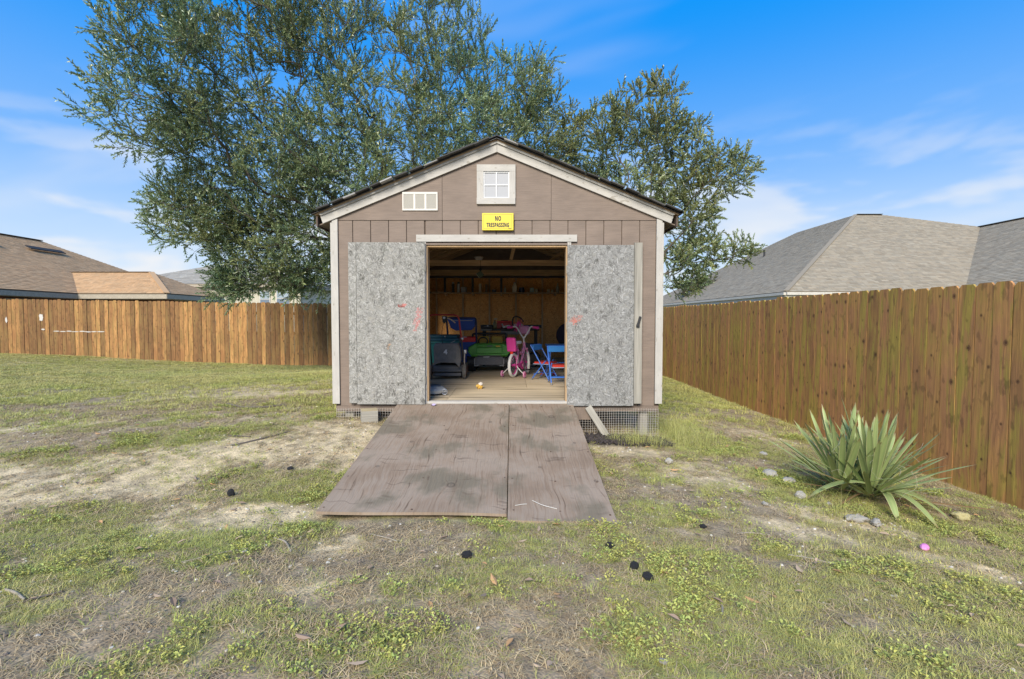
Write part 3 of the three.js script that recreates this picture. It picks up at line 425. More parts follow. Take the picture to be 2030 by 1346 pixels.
{ // louvred vent
  const v = new THREE.Group(); v.name = 'gable_vent'; v.position.set(-1.008 - XC, 2.592, ZF + 8.66); shed.add(v); const vp = std({ color: lin(0.58, 0.56, 0.51), roughness: 0.5 });
  const bd = (n, x0, x1, y0, y1, z0, z1) => part(n, bx(x0, x1, y0, y1, z0, z1), vp, v);
  part('backing', bx(-0.185, 0.185, -0.09, 0.09, 0.008, 0.0095), std({ color: lin(0.2, 0.19, 0.17), roughness: 0.9 }), v);
  bd('frame', -0.193, 0.193, 0.078, 0.1, 0.009, 0.022); bd('frame', -0.193, 0.193, -0.1, -0.084, 0.009, 0.022); bd('frame', -0.193, -0.18, -0.084, 0.078, 0.009, 0.021); bd('frame', 0.18, 0.193, -0.084, 0.078, 0.009, 0.021); bd('mullion', -0.071, -0.05, -0.084, 0.078, 0.009, 0.0205); bd('mullion', 0.05, 0.071, -0.084, 0.078, 0.009, 0.0205);
  for (const [a, b] of [[-0.18, -0.071], [-0.05, 0.05], [0.071, 0.18]]) for (let i = 0; i < 11; i++) { const g = new THREE.BoxGeometry(b - a, 0.0138, 0.003); g.rotateX(0.55); g.translate((a + b) / 2, -0.077 + i * 0.01475, 0.0145); part('louvre', g, vp, v); }
}
// door opening: header trim, jambs, sill
wpart('header_trim', bx(-1.052, 0.714, 2.152, 2.228, ZF + 0.003, ZF + 0.026), M.whitePaint, shed);
wpart('door_jamb', bx(-0.985, -0.945, 0.36, 2.15, ZF + 0.003, ZF + 0.018), M.whitePaint, shed); wpart('door_jamb', bx(0.61, 0.65, 0.36, 2.15, ZF + 0.003, ZF + 0.018), M.whitePaint, shed);
wpart('door_jamb', bx(-0.949, -0.93, 0.385, 2.117, ZF - 0.11, ZF + 0.002), M.lumberOld, shed); wpart('door_jamb', bx(0.595, 0.612, 0.385, 2.117, ZF - 0.11, ZF + 0.002), M.lumberOld, shed);
wpart('head_jamb', bx(-0.949, 0.612, 2.118, 2.135, ZF + 0.003, ZF + 0.02), M.siding, shed); wpart('head_jamb', bx(-0.93, 0.595, 2.098, 2.117, ZF - 0.11, ZF + 0.002), M.lumber, shed); wpart('header_beam', bx(-0.99, 0.655, 2.12, 2.26, ZF - 0.11, ZF - 0.031), M.lumberOld, shed);
wpart('door_sill', bx(-0.95, 0.613, 0.345, 0.387, ZF - 0.062, ZF + 0.012), M.whitePaint, shed);
wpart('rim_joist', bx(XL + 0.01, XR - 0.01, 0.275, 0.332, ZF - 0.04, ZF - 0.004), M.siding, shed);
for (const x of [XL + 0.03, XR - 0.07]) wpart('rim_joist', bx(x, x + 0.038, 0.27, 0.33, ZB, ZF - 0.041), M.siding, shed);
for (let z = ZF - 0.6; z > ZB; z -= 0.61) wpart('floor_joist', bx(XL + 0.07, XR - 0.071, 0.26, 0.355, z - 0.019, z + 0.019), M.lumberOld, shed);
wpart('ledger_block', bx(-1.30, -1.20, 0.20, 0.335, ZF - 0.003, ZF + 0.03), M.siding, shed); wpart('ledger_block', bx(0.60, 0.872, 0.185, 0.335, ZF - 0.003, ZF + 0.03), M.siding, shed);
for (const [x, y0] of [[-1.88, 0.12], [1.44, -0.06]]) for (const z of [ZF - 0.10, -8.6, ZB + 0.15]) wpart('post', bx(x, x + 0.09, y0, 0.274, z - 0.045, z + 0.045), M.greyWood, shed);
wpart('footing_block', bx(1.0, 1.35, 0.12, 0.26, -7.2, -6.9), std({ color: lin(0.5, 0.49, 0.47), map: speckT, roughness: 0.95 }), shed);
wpart('brace', plank(V(0.84, 0.335, ZF + 0.055), V(1.05, 0.0, ZF + 0.12), 0.075, 0.022, V(0, 0.1, 1)), M.greyWood, shed, 'weathered grey board leaning under the right door');
{ // wire netting round the crawl space
  const wires = [], w = 0.0028, s = 0.027; const net = (x0, x1, z) => { for (let x = x0; x <= x1; x += s) { const y0 = G(x, z) - 0.02, b = new THREE.BoxGeometry(w, 0.31 - y0, w); b.translate(x + 0.004 * Math.sin(x * 31), (0.31 + y0) / 2, z + 0.012 * Math.sin(x * 9)); wires.push(b); } for (let y = -0.05; y < 0.31; y += s) { let a = x0; const n = 14; for (let i = 0; i < n; i++) { const xa = mix(x0, x1, i / n), xb = mix(x0, x1, (i + 1) / n); if (y < G((xa + xb) / 2, z) - 0.02) continue; wires.push(bar([xa, y, z + 0.012 * Math.sin(xa * 9)], [xb, y, z + 0.012 * Math.sin(xb * 9)], w * 0.55, w * 0.55, 4)); } } };
  net(XL + 0.02, -1.28, ZF + 0.012); net(0.68, XR - 0.02, ZF + 0.016);
  wpart('wire_netting', wires, std({ color: lin(0.45, 0.42, 0.38), roughness: 0.6, metalness: 0.3 }), shed).userData.kind = 'stuff';
}
{ // doors, folded right back against the wall, inner faces toward us
  const door = (name, label, x0, x1, y0, y1, mat, freeLeft, tilt) => {
    const d = new THREE.Group(); d.name = 'door'; d.userData.label = label; d.position.set((x0 + x1) / 2 - XC, (y0 + y1) / 2, ZF + 8.66); d.rotation.z = tilt; shed.add(d); const w = x1 - x0, h = y1 - y0, s = freeLeft ? -1 : 1, st = 0.088;
    const p0 = freeLeft ? -w / 2 + st : -w / 2, p1 = freeLeft ? w / 2 : w / 2 - st, pg = bx(p0 + 0.002, p1, -h / 2, h / 2, 0.035, 0.058), uvg = pg.attributes.uv, pp = pg.attributes.position; for (let i = 0; i < pp.count; i++) uvg.setXY(i, (pp.getX(i) + w / 2) / w, (pp.getY(i) + h / 2) / h); part('panel', pg, mat, d);
    const sx0 = freeLeft ? -w / 2 : p1 + 0.004, sx1 = freeLeft ? p0 - 0.004 : w / 2; const sg = bx(sx0, sx1, -h / 2 + (freeLeft ? 0.01 : 0.025), h / 2 + (freeLeft ? 0 : 0.024), 0.028, freeLeft ? 0.05 : 0.068); part('edge_board', sg, freeLeft ? M.osbGrey : M.greyWood, d);
    part('outer_siding', bx(-w / 2 + 0.01, w / 2 - 0.004, -h / 2 + 0.012, h / 2 - 0.012, 0.012, 0.027), M.siding, d);
    const r = rng(h * 1000); for (let k = 0; k < 22; k++) { const g = new THREE.CylinderGeometry(0.0035, 0.0035, 0.002, 6); g.rotateX(Math.PI / 2); g.translate(r() < 0.5 ? p0 + 0.03 : p1 - 0.03, (r() - 0.5) * (h - 0.06), 0.0585); part('nail_head', g, M.black, d); }
    for (const hy of [-0.62, 0, 0.62]) part('hinge', rbox(0.012, 0.09, 0.016, 0.004, [-s * (w / 2 + 0.003), hy, 0.035]), M.greyWood, d);
    return d;
  };
  door('door', 'left door of weathered grey flake board with a faded red paint mark', -1.795, -0.957, 0.362, 2.140, M.doorL, true, -0.004);
  const dr = door('door', 'right door of weathered grey flake board with black handle', 0.607, 1.425, 0.345, 2.110, M.doorR, false, 0.003);
  part('handle', [rbox(0.028, 0.12, 0.018, 0.006, [0.372, 0.045, 0.078], [0, 0, -0.28]), rbox(0.034, 0.03, 0.03, 0.006, [0.362, 0.0, 0.076])], M.black, dr);
}
// ---- inside
M.ply = std({ color: lin(0.74, 0.63, 0.46), map: again(tex(1024, 1024, (u, v) => { const w = fbm(u * 3, v * 3, 3, 171, 3, 3), a = fbm(u * 3, (v + 0.04 * w) * 34, 4, 173, 3, 34), d = fbm(u * 3, v * 9, 4, 175, 3, 9), s = ss(0.62, 0.75, fbm(u * 2.0, v * 20, 4, 177, 2, 20)); let k = 0.72 + 0.26 * a + 0.18 * (d - 0.5); k *= 1 - 0.45 * s; return [k, k * (0.98 - 0.03 * s), k * (0.95 - 0.07 * s)]; }), 1 / 2.44, 1 / 1.22), roughness: 0.85 });
{
  const seams = [ZF - 0.063, -6.82, -8.04, -9.26, -10.48, ZB + 0.02]; for (let i = 0; i < 5; i++) for (const [a, b] of i % 2 ? [[XL + 0.03, 0.2], [0.204, XR - 0.03]] : [[XL + 0.03, -0.75], [-0.746, XR - 0.03]]) { const g = new THREE.BoxGeometry(b - a, 0.018, seams[i] - seams[i + 1] - 0.003).toNonIndexed(); gUV(g, 2); const uv = g.attributes.uv; g.translate((a + b) / 2, FY - 0.009, (seams[i] + seams[i + 1]) / 2); wpart('floor_sheet', g, M.ply, shed); }
  wpart('floor_batten', bx(XL + 0.05, XR - 0.05, 0.3555, 0.3585, ZB + 0.03, ZF - 0.07), M.lumberOld, shed);
  // rear wall lining and studs at two foot centres
  for (let x = XL + 0.04; x < XR - 0.1; x += 1.2) wpart('lining_panel', bx(x, Math.min(x + 1.197, XR - 0.04), FY + 0.001, 2.30, ZB + 0.019, ZB + 0.03, 1), M.osb, shed);
  for (let k = 0; k < 6; k++) { const x = -1.74 + k * 0.61; wpart('stud', bx(x - 0.019, x + 0.019, FY + 0.04, 2.27, ZB + 0.031, ZB + 0.075), M.lumberOld, shed); }
  wpart('bottom_plate', bx(XL + 0.06, XR - 0.06, FY + 0.0005, FY + 0.039, ZB + 0.031, ZB + 0.12), M.lumberOld, shed); wpart('top_plate', bx(XL + 0.06, XR - 0.06, 2.271, 2.36, ZB + 0.031, ZB + 0.12), M.lumber, shed);
  for (const s of [-1, 1]) { const x = s < 0 ? XL + 0.021 : XR - 0.021; for (const [z0, z1, y0, y1] of [[-6.70, ZF - 0.04, FY + 0.001, 2.3], [-9.10, -8.30, FY + 0.001, 2.3], [ZB + 0.04, -11.0, FY + 0.001, 2.3], ...ADDED_WINS.flatMap(([a, b]) => [[a - 0.049, b + 0.049, FY + 0.001, WY0 - 0.052], [a - 0.049, b + 0.049, WY1 + 0.052, 2.3]])]) wpart('lining_panel', bx(Math.min(x, x - s * 0.011), Math.max(x, x - s * 0.011), y0, y1, z0, z1, 1), M.addedLiner, shed); for (let z = ZF - 0.7; z > ZB + 0.2; z -= 0.61) if (!ADDED_WINS.some(([a, b]) => z > a - 0.08 && z < b + 0.08)) wpart('stud', bx(Math.min(x - s * 0.012, x - s * 0.1), Math.max(x - s * 0.012, x - s * 0.1), FY + 0.001, 2.27, z - 0.019, z + 0.019), M.lumberOld, shed); wpart('top_plate', bx(Math.min(x - s * 0.012, x - s * 0.1), Math.max(x - s * 0.012, x - s * 0.1), 2.271, 2.36, ZB + 0.13, ZF - 0.112), M.lumber, shed); }  // side panels are an added pale lining, out of view, brightening the interior
  for (const [z, y] of [[-9.2, 2.272], [-11.15, 2.285]]) wpart('ceiling_joist', bx(XL + 0.13, XR - 0.13, y, y + 0.1, z - 0.019, z + 0.019), M.lumber, shed);
  for (let z = ZF - 0.35; z > ZB; z -= 0.61) for (const s of [-1, 1]) wpart('rafter', plank(V(XC + s * 0.02, 3.12 + 0.062, z), V(XC + s * 1.79, 3.12 + 0.062 - SL * 1.77, z), 0.09, 0.038, V(0, 0, 1)), M.lumberOld, shed);
  wpart('loft_strut', plank(V(-0.02, 2.375, -9.15), V(0.09, 2.80, -9.15), 0.06, 0.025), M.lumber, shed); wpart('loft_strut', plank(V(0.70, 2.375, -9.3), V(0.98, 2.56, -9.3), 0.05, 0.022), M.lumber, shed);
}
const shelfZ = ZB + 0.12;
wpart('wall_shelf', bx(XL + 0.13, XR - 0.13, 1.885, 1.903, ZB + 0.077, ZB + 0.40), M.lumberOld, shed);
for (const x of [-1.5, -0.88, -0.24]) wpart('shelf_strap', bx(x - 0.025, x + 0.025, 1.9035, 2.27, ZB + 0.38, ZB + 0.40), M.black, shed); for (const x of [-1.5, -0.88, -0.24, 0.37, 0.98]) wpart('shelf_bracket', bx(x - 0.017, x + 0.017, 1.84, 1.8845, ZB + 0.077, ZB + 0.37), M.lumberOld, shed);
wpart('light_bar', bx(-1.8, 1.5, 2.19, 2.235, -10.95, -10.90), M.black, shed, 'dark bar hung below the rear joist');
// ---- ramp: two sheets of painted plywood
M.ramp = std({ color: lin(1, 1, 1), map: tex(768, 1280, (u, v) => { // painted plywood, the paint worn along the grain
  const X = u * 1.22, Y = v * 2.44, w = pf(X * 1.6 + 3, Y * 1.1, 4, 181) - 0.5, w2 = pf(X * 4 + 8, Y * 2.5, 3, 183) - 0.5; let xx = X + 0.13 * w + 0.012 * w2, dk = 0;
  for (const [kx, ky, kr] of [[0.80, 0.42, 0.024], [0.36, 1.30, 0.012], [1.02, 1.85, 0.013], [0.62, 1.62, 0.01], [0.2, 0.75, 0.011], [0.95, 1.1, 0.01]]) { const dx = X - kx, dy = (Y - ky) * 0.75, d = Math.hypot(dx, dy) / kr; if (d < 9) { xx += Math.exp(-d * d / 8) * kr * 0.9 * (dx < 0 ? -1 : 1); dk = Math.max(dk, Math.exp(-Math.pow((d - 1) * 3, 2)) * 0.28, Math.exp(-d * 0.7) * 0.2 * (0.5 + 0.5 * Math.sin(d * 5.5))); } }
  const gr = ps(xx * 60, Y * 1.3, 4, 185), fine = ps(xx * 150, Y * 6, 2, 187), big = pf(X * 2.1 + 4, Y * 1.7, 4, 189), mid = pf(X * 6 + 4, Y * 4.0, 4, 190);
  const wear = ss(0.42, 0.60, big * 0.4 + mid * 0.25 + gr * 0.35), stn = ss(0.50, 0.66, pf(X * 2.2 + 9, Y * 1.5, 5, 193)), crack = ss(0.62, 0.72, gr) * ss(0.46, 0.60, mid), scuff = ss(0.60, 0.70, ps(X * 3 + w * 2, Y * 24 + w2 * 4, 3, 197)) * ss(0.52, 0.62, pf(X * 3 + 2, Y * 3, 3, 198));
  let c = [0.65, 0.58, 0.505].map((x) => x * (0.88 + 0.18 * (gr - 0.4) + 0.14 * (fine - 0.5)));
  c = c.map((x, i) => mix(x, [0.545, 0.465, 0.385][i] * (0.78 + 0.42 * gr), wear * 0.85)); c = c.map((x, i) => mix(x, [0.44, 0.405, 0.335][i] * (0.8 + 0.4 * gr), stn * 0.8)); c = c.map((x, i) => mix(x, [0.34, 0.285, 0.235][i], clamp(crack * 0.5 + scuff * 0.4 + 0.34 * ss(0.48, 0.64, gr * 0.55 + big * 0.25 + fine * 0.2))));
  return c.map((x) => x * (1 - dk)); }), bumpMap: again(grainBumpT, 1.2, 1), bumpScale: 0.002, roughness: 0.85 });
{
  const ramp = thing('entry_ramp', 'worn brown plywood ramp of two sheets leading up to the shed door', 'ramp', [-0.3, 0, -4.4]);
  const panel = (x0, x1, zf, yl, yr, bend, u0, u1, flip) => { // top edge at the sill, foot on the ground; slightly bowed
    const nx = 8, nz = 24, g = new THREE.BoxGeometry(1, 1, 1, nx, 1, nz), p = g.attributes.position, uv = g.attributes.uv; for (let i = 0; i < p.count; i++) { const a = p.getX(i) + 0.5, t = p.getZ(i) + 0.5, top = p.getY(i) > 0, z = mix(ZF + 0.018, zf, t), foot = mix(yl, yr, a), y = mix(0.362, foot, t) + bend * Math.sin(t * Math.PI) + 0.006 * Math.sin(a * 5 + t * 4) * t; p.setXYZ(i, mix(x0, x1, a), y - (top ? 0 : 0.018), z + (top ? 0 : 0.002)); uv.setXY(i, mix(u0, u1, a), flip ? t : 1 - t); } g.computeVertexNormals(); return g.toNonIndexed(); };
  const fl = (g) => { g.computeVertexNormals(); return g; };
  wpart('ramp_sheet', fl(panel(-1.272, -0.035, -3.225, 0.060, 0.036, -0.012, 0.0, 0.98)), M.ramp, ramp); wpart('ramp_sheet', fl(panel(-0.028, 0.676, -3.165, 0.030, -0.004, -0.008, 0.31, 0.87, true)), M.ramp, ramp);
  const top = (x, z) => { const L = x < -0.03, zf = L ? -3.225 : -3.165, t = (ZF + 0.018 - z) / (ZF + 0.018 - zf), a = L ? (x + 1.272) / 1.237 : (x + 0.028) / 0.704; return mix(0.362, L ? mix(0.060, 0.036, a) : mix(0.030, -0.004, a), t) + (L ? -0.012 : -0.008) * Math.sin(t * Math.PI) + 0.006 * Math.sin(a * 5 + t * 4) * t; };
  const rust = std({ color: lin(0.10, 0.065, 0.045), roughness: 0.8 }); for (const x of [-1.235, -0.66, -0.06, 0.0, 0.33, 0.645]) for (const z of [-5.50, -4.9, -4.3, -3.75, -3.28]) wpart('screw', new THREE.CylinderGeometry(0.007, 0.007, 0.004, 8).rotateX(0.14).translate(x + rr(-0.012, 0.012), top(x, z), z + rr(-0.02, 0.02)), rust, ramp);
  for (const x of [-1.22, -0.03, 0.62]) wpart('ramp_runner', plank(V(x, 0.255, ZF + 0.10), V(x, 0.04, -4.0), 0.038, 0.05, V(0, 1, 0)), M.lumberOld, ramp);
}
{ // yellow warning sign
  const c = document.createElement('canvas'); c.width = 560; c.height = 304; const x = c.getContext('2d'); x.fillStyle = '#dcc437'; x.fillRect(0, 0, 560, 304); x.strokeStyle = '#3a3520'; x.lineWidth = 5; x.strokeRect(26, 22, 508, 258); x.fillStyle = '#26241d'; x.textAlign = 'center';
  x.fillRect(472, 268, 50, 20); x.fillStyle = '#e7d13c'; x.fillRect(472, 272, 50, 4); x.fillStyle = '#26241d';
  x.lineJoin = 'round'; x.strokeStyle = '#26241d'; x.lineWidth = 7; x.save(); x.translate(284, 138); x.scale(0.66, 1); x.font = 'bold 118px sans-serif'; x.fillText('NO', 0, 0); x.strokeText('NO', 0, 0); x.restore(); x.save(); x.translate(282, 252); x.scale(0.595, 1); x.font = 'bold 108px sans-serif'; x.fillText('TRESPASSING', 0, 0); x.strokeText('TRESPASSING', 0, 0); x.restore();
  x.fillStyle = '#8c7c2b'; for (const [a, b] of [[16, 14], [544, 14], [16, 290], [544, 290]]) { x.beginPath(); x.arc(a, b, 5, 0, 7); x.fill(); }
  const t = new THREE.CanvasTexture(c); t.colorSpace = THREE.SRGBColorSpace;
  const s = thing('warning_sign', 'yellow sign reading NO TRESPASSING above the shed doorway', 'sign', [-0.155, 2.366, ZF + 0.012]);
  const ym = std({ color: lin(0.78, 0.63, 0.06), roughness: 0.45 }); part('sign_box', rbox(0.343, 0.187, 0.03, 0.004, [0, 0, 0.016]), ym, s);
  const f = new THREE.PlaneGeometry(0.337, 0.181); f.translate(0, 0, 0.0322); part('sign_face', f, std({ map: t, roughness: 0.5 }), s);
}
// ---------------------------------------------------------------- trees
function blade(n, f) { const pos = [], idx = []; for (let i = 0; i <= n; i++) { const [l, r] = f(i / n); pos.push(...l, ...r); if (i < n) { const a = 2 * i; idx.push(a, a + 1, a + 2, a + 1, a + 3, a + 2); } } const g = new THREE.BufferGeometry(); g.setAttribute('position', new THREE.Float32BufferAttribute(pos, 3)); g.setIndex(idx); g.computeVertexNormals(); g.setAttribute('uv', new THREE.Float32BufferAttribute(new Float32Array(pos.length / 3 * 2), 2)); return g.toNonIndexed(); }
function leafGeo(L, W, fold) { // pointed oval, folded along the midrib
  const v = [[0, 0, 0], [W * 0.42, fold, L * 0.28], [W * 0.5, fold, L * 0.58], [0, -fold * 0.6, L], [-W * 0.5, fold, L * 0.58], [-W * 0.42, fold, L * 0.28]], t = [[0, 1, 2], [0, 2, 3], [0, 3, 4], [0, 4, 5]], pos = []; for (const f of t) for (const i of f) pos.push(...v[i]);
  const g = new THREE.BufferGeometry(); g.setAttribute('position', new THREE.Float32BufferAttribute(pos, 3)); g.computeVertexNormals(); g.setAttribute('uv', new THREE.Float32BufferAttribute(new Float32Array(pos.length / 3 * 2), 2)); return g;
}
function twigGeo(seed, len, leafL, leafW, n) { // grows along +y
  const r = rng(seed), out = [];
  const bend = (t) => V(0.05 * Math.sin(t * 2.2) * len, t * len, 0.06 * t * t * len);
  for (let i = 0; i < n; i++) { const t = 0.12 + 0.88 * (i + r() * 0.5) / n, p = bend(Math.min(1, t)), k = 0.75 + 0.45 * r(), g = leafGeo(leafL * k, leafW * k, 0.16 * leafW), q = new THREE.Quaternion().setFromEuler(new THREE.Euler(-0.55 - 0.75 * r() + (i > n - 3 ? -0.4 : 0), i * 2.4 + r(), (r() - 0.5) * 0.9, 'YXZ')); g.rotateZ((r() - 0.5) * 1.1); g.applyQuaternion(q); g.translate(p.x, p.y, p.z); const f = 0.7 + 0.6 * r(), y = r() < 0.06 ? 1.25 : 1; out.push(paint(g, f * y, f, f * 0.9)); }
  const st = []; for (let i = 0; i < 3; i++) st.push(paint(bar(bend(i / 3), bend((i + 1) / 3), 0.0035 - i * 0.0008, 0.0035 - (i + 1) * 0.0008, 3), 0.9, 0.7, 0.7)); return merge([...out, ...st]);
}
M.barkT = tex(256, 256, (u, v) => { const k = 0.5 + 0.5 * fbm(u * 14, v * 5, 4, 201, 14, 5); return [k, k * 0.96, k * 0.9]; });
M.bark = std({ color: lin(0.19, 0.17, 0.15), map: M.barkT, roughness: 0.95 });
const leafMat = (r, g, b) => new THREE.MeshPhysicalMaterial({ color: lin(r, g, b), vertexColors: true, roughness: 0.3, transmission: 0.4, thickness: 0, side: THREE.DoubleSide });
function growTree(o) {
  const r = rng(o.seed), t = thing(o.name, o.label, 'tree', o.base), nodes = [], base = V(...o.base);
  const add = (p, par) => { nodes.push({ p, par, kids: 0, r: 0 }); if (par >= 0) nodes[par].kids++; return nodes.length - 1; };
  const chain = (from, pts) => { let c = from; for (const p of pts) { const a = nodes[c].p, n = Math.max(1, Math.round(a.distanceTo(p) / 0.4)); const s = a.clone(); for (let i = 1; i <= n; i++) { const q = s.clone().lerp(p, i / n); if (i < n) q.add(V(r() - 0.5, r() - 0.5, r() - 0.5).multiplyScalar(0.07)); c = add(q, c); } } return c; };
  const root = add(base.clone().add(V(0, -0.2, 0)), -1), fork = chain(root, o.trunk.map((p) => V(...p)));
  for (const limb of o.limbs) { let best = fork, bd = 1e9; const p0 = V(...limb[0]); nodes.forEach((n, i) => { const d = n.p.distanceTo(p0); if (d < bd) { bd = d; best = i; } }); chain(best, limb.map((p) => V(...p))); }
  const skeleton = nodes.length, tips = [];
  let vol = 0; for (const e of o.crown) vol += e[6] ?? 1;
  for (const e of o.crown) { const n = Math.round(o.tips * (e[6] ?? 1) / vol); for (let i = 0; i < n; i++) { let x, y, z; do { x = 2 * r() - 1; y = 2 * r() - 1; z = 2 * r() - 1; } while (x * x + y * y + z * z > 1); const k = 0.92 + 0.25 * Math.max(0, r() - 0.6); const p = V(e[0] + x * e[3] * k, e[1] + y * e[4] * k, e[2] + z * e[5] * k); if (!o.keep || o.keep(p)) tips.push(p); } }
  const c0 = nodes[fork].p; tips.sort((a, b) => a.distanceTo(c0) - b.distanceTo(c0));
  const twigs = [];
  for (const tip of tips) {
    let best = 0, bs = 1e9; for (let i = 1; i < nodes.length; i++) { const n = nodes[i], dx = tip.x - n.p.x, dy = tip.y - n.p.y, dz = tip.z - n.p.z; let d = Math.sqrt(dx * dx + dy * dy + dz * dz); if (d > bs) continue; const q = nodes[n.par].p, ex = n.p.x - q.x, ey = n.p.y - q.y, ez = n.p.z - q.z, el = Math.sqrt(ex * ex + ey * ey + ez * ez) || 1, cs = (dx * ex + dy * ey + dz * ez) / (d * el || 1); d *= 1.25 - 0.5 * cs; d += n.kids > 2 ? 0.3 : 0; if (n.p.y < o.clear) d += 2; if (d < bs) { bs = d; best = i; } }
    const a = nodes[best], dir = a.p.clone().sub(nodes[a.par].p).normalize(), L = a.p.distanceTo(tip), n = clamp(Math.round(L / 0.22), 2, 14), mid = a.p.clone().addScaledVector(dir, L * 0.35).lerp(tip, 0.3); let c = best; const made = [];
    for (let i = 1; i <= n; i++) { const k = i / n, q = a.p.clone().multiplyScalar((1 - k) * (1 - k)).addScaledVector(mid, 2 * k * (1 - k)).addScaledVector(tip, k * k); q.add(V(r() - 0.5, r() - 0.5, r() - 0.5).multiplyScalar(0.05)); c = add(q, c); made.push(c); }
    for (const [j, m] of made.entries()) { if (L > 1.2 && j < made.length * 0.35) continue; const nd = nodes[m], d = nd.p.clone().sub(nodes[nd.par].p).normalize(), k = j === made.length - 1 ? o.endTwigs : o.sideTwigs; for (let q = 0; q < k; q++) { const out = V(r() - 0.5, r() - 0.5, r() - 0.5).normalize(); const dd = d.clone().multiplyScalar(j === made.length - 1 ? 1.1 : 0.5).addScaledVector(out, 0.9).add(V(0, o.rise + 0.8 * ss(5.5, 8, nd.p.y), 0)).normalize(); twigs.push([nd.p.clone().addScaledVector(out, 0.03), dd]); } }
  }
  for (let i = nodes.length - 1; i > 0; i--) { const n = nodes[i]; if (!n.kids) n.r = 0.0045; else n.r = Math.pow(n.s, 1 / 2.5); nodes[n.par].s = (nodes[n.par].s || 0) + Math.pow(n.r, 2.5); } nodes[0].r = Math.pow(nodes[0].s, 1 / 2.5) * 1.35;
  const f = o.girth / Math.max(nodes[1].r, 1e-3); const rad = (n) => Math.max(0.004, n.r * mix(1, f, ss(0.02, nodes[1].r, n.r)));
  const trunk = [], boughs = [];
  for (let i = 1; i < nodes.length; i++) { const n = nodes[i], q = nodes[n.par], ra = Math.min(rad(q), rad(n) * 1.5), rb = rad(n); const g = bar(q.p.clone().sub(base), n.p.clone().sub(base), ra, rb, rb > 0.05 ? 9 : rb > 0.015 ? 6 : 3); g.deleteAttribute('uv'); const c = g.attributes.position.count, uv = new Float32Array(c * 2); for (let k = 0; k < c; k++) { uv[2 * k] = (k % 10) / 10; uv[2 * k + 1] = g.attributes.position.getY(k); } g.setAttribute('uv', new THREE.BufferAttribute(uv, 2)); (i < skeleton && n.p.y < o.forkY ? trunk : boughs).push(g); }
  part('trunk', trunk, M.bark, t); part('branches', boughs, M.bark, t).userData.kind = 'stuff';
  const mats = o.leaf, kinds = mats.length; const list = Array.from({ length: kinds }, () => []); for (const w of twigs) list[Math.floor(r() * kinds)].push(w);
  const crown = new THREE.Group(); crown.name = 'crown'; t.add(crown); const up = V(0, 1, 0), q = new THREE.Quaternion(), q2 = new THREE.Quaternion(), mt = new THREE.Matrix4(), s = V(1, 1, 1), col = new THREE.Color();
  for (let k = 0; k < kinds; k++) { const im = new THREE.InstancedMesh(twigGeo(o.seed + k, o.twig[0], o.twig[1], o.twig[2], o.twig[3]), mats[k], list[k].length); im.name = 'foliage'; im.castShadow = im.receiveShadow = true; im.userData.kind = 'stuff';
    list[k].forEach(([p, d], i) => { q.setFromUnitVectors(up, d); q2.setFromAxisAngle(up, r() * 6.28); q.multiply(q2); const z = 0.7 + 0.6 * r(); s.set(z, z, z); mt.compose(p.clone().sub(base), q, s); im.setMatrixAt(i, mt); const v = 0.75 + 0.5 * r(), w = fbm(p.x * 0.9, p.y * 0.9 + p.z, 2, 211); col.setRGB(v * mix(0.85, 1.1, w), v, v * mix(1.1, 0.85, w)); im.setColorAt(i, col); }); crown.add(im); }
  console.log(o.name, 'tips', tips.length, 'nodes', nodes.length, 'twigs', twigs.length); return t;
}
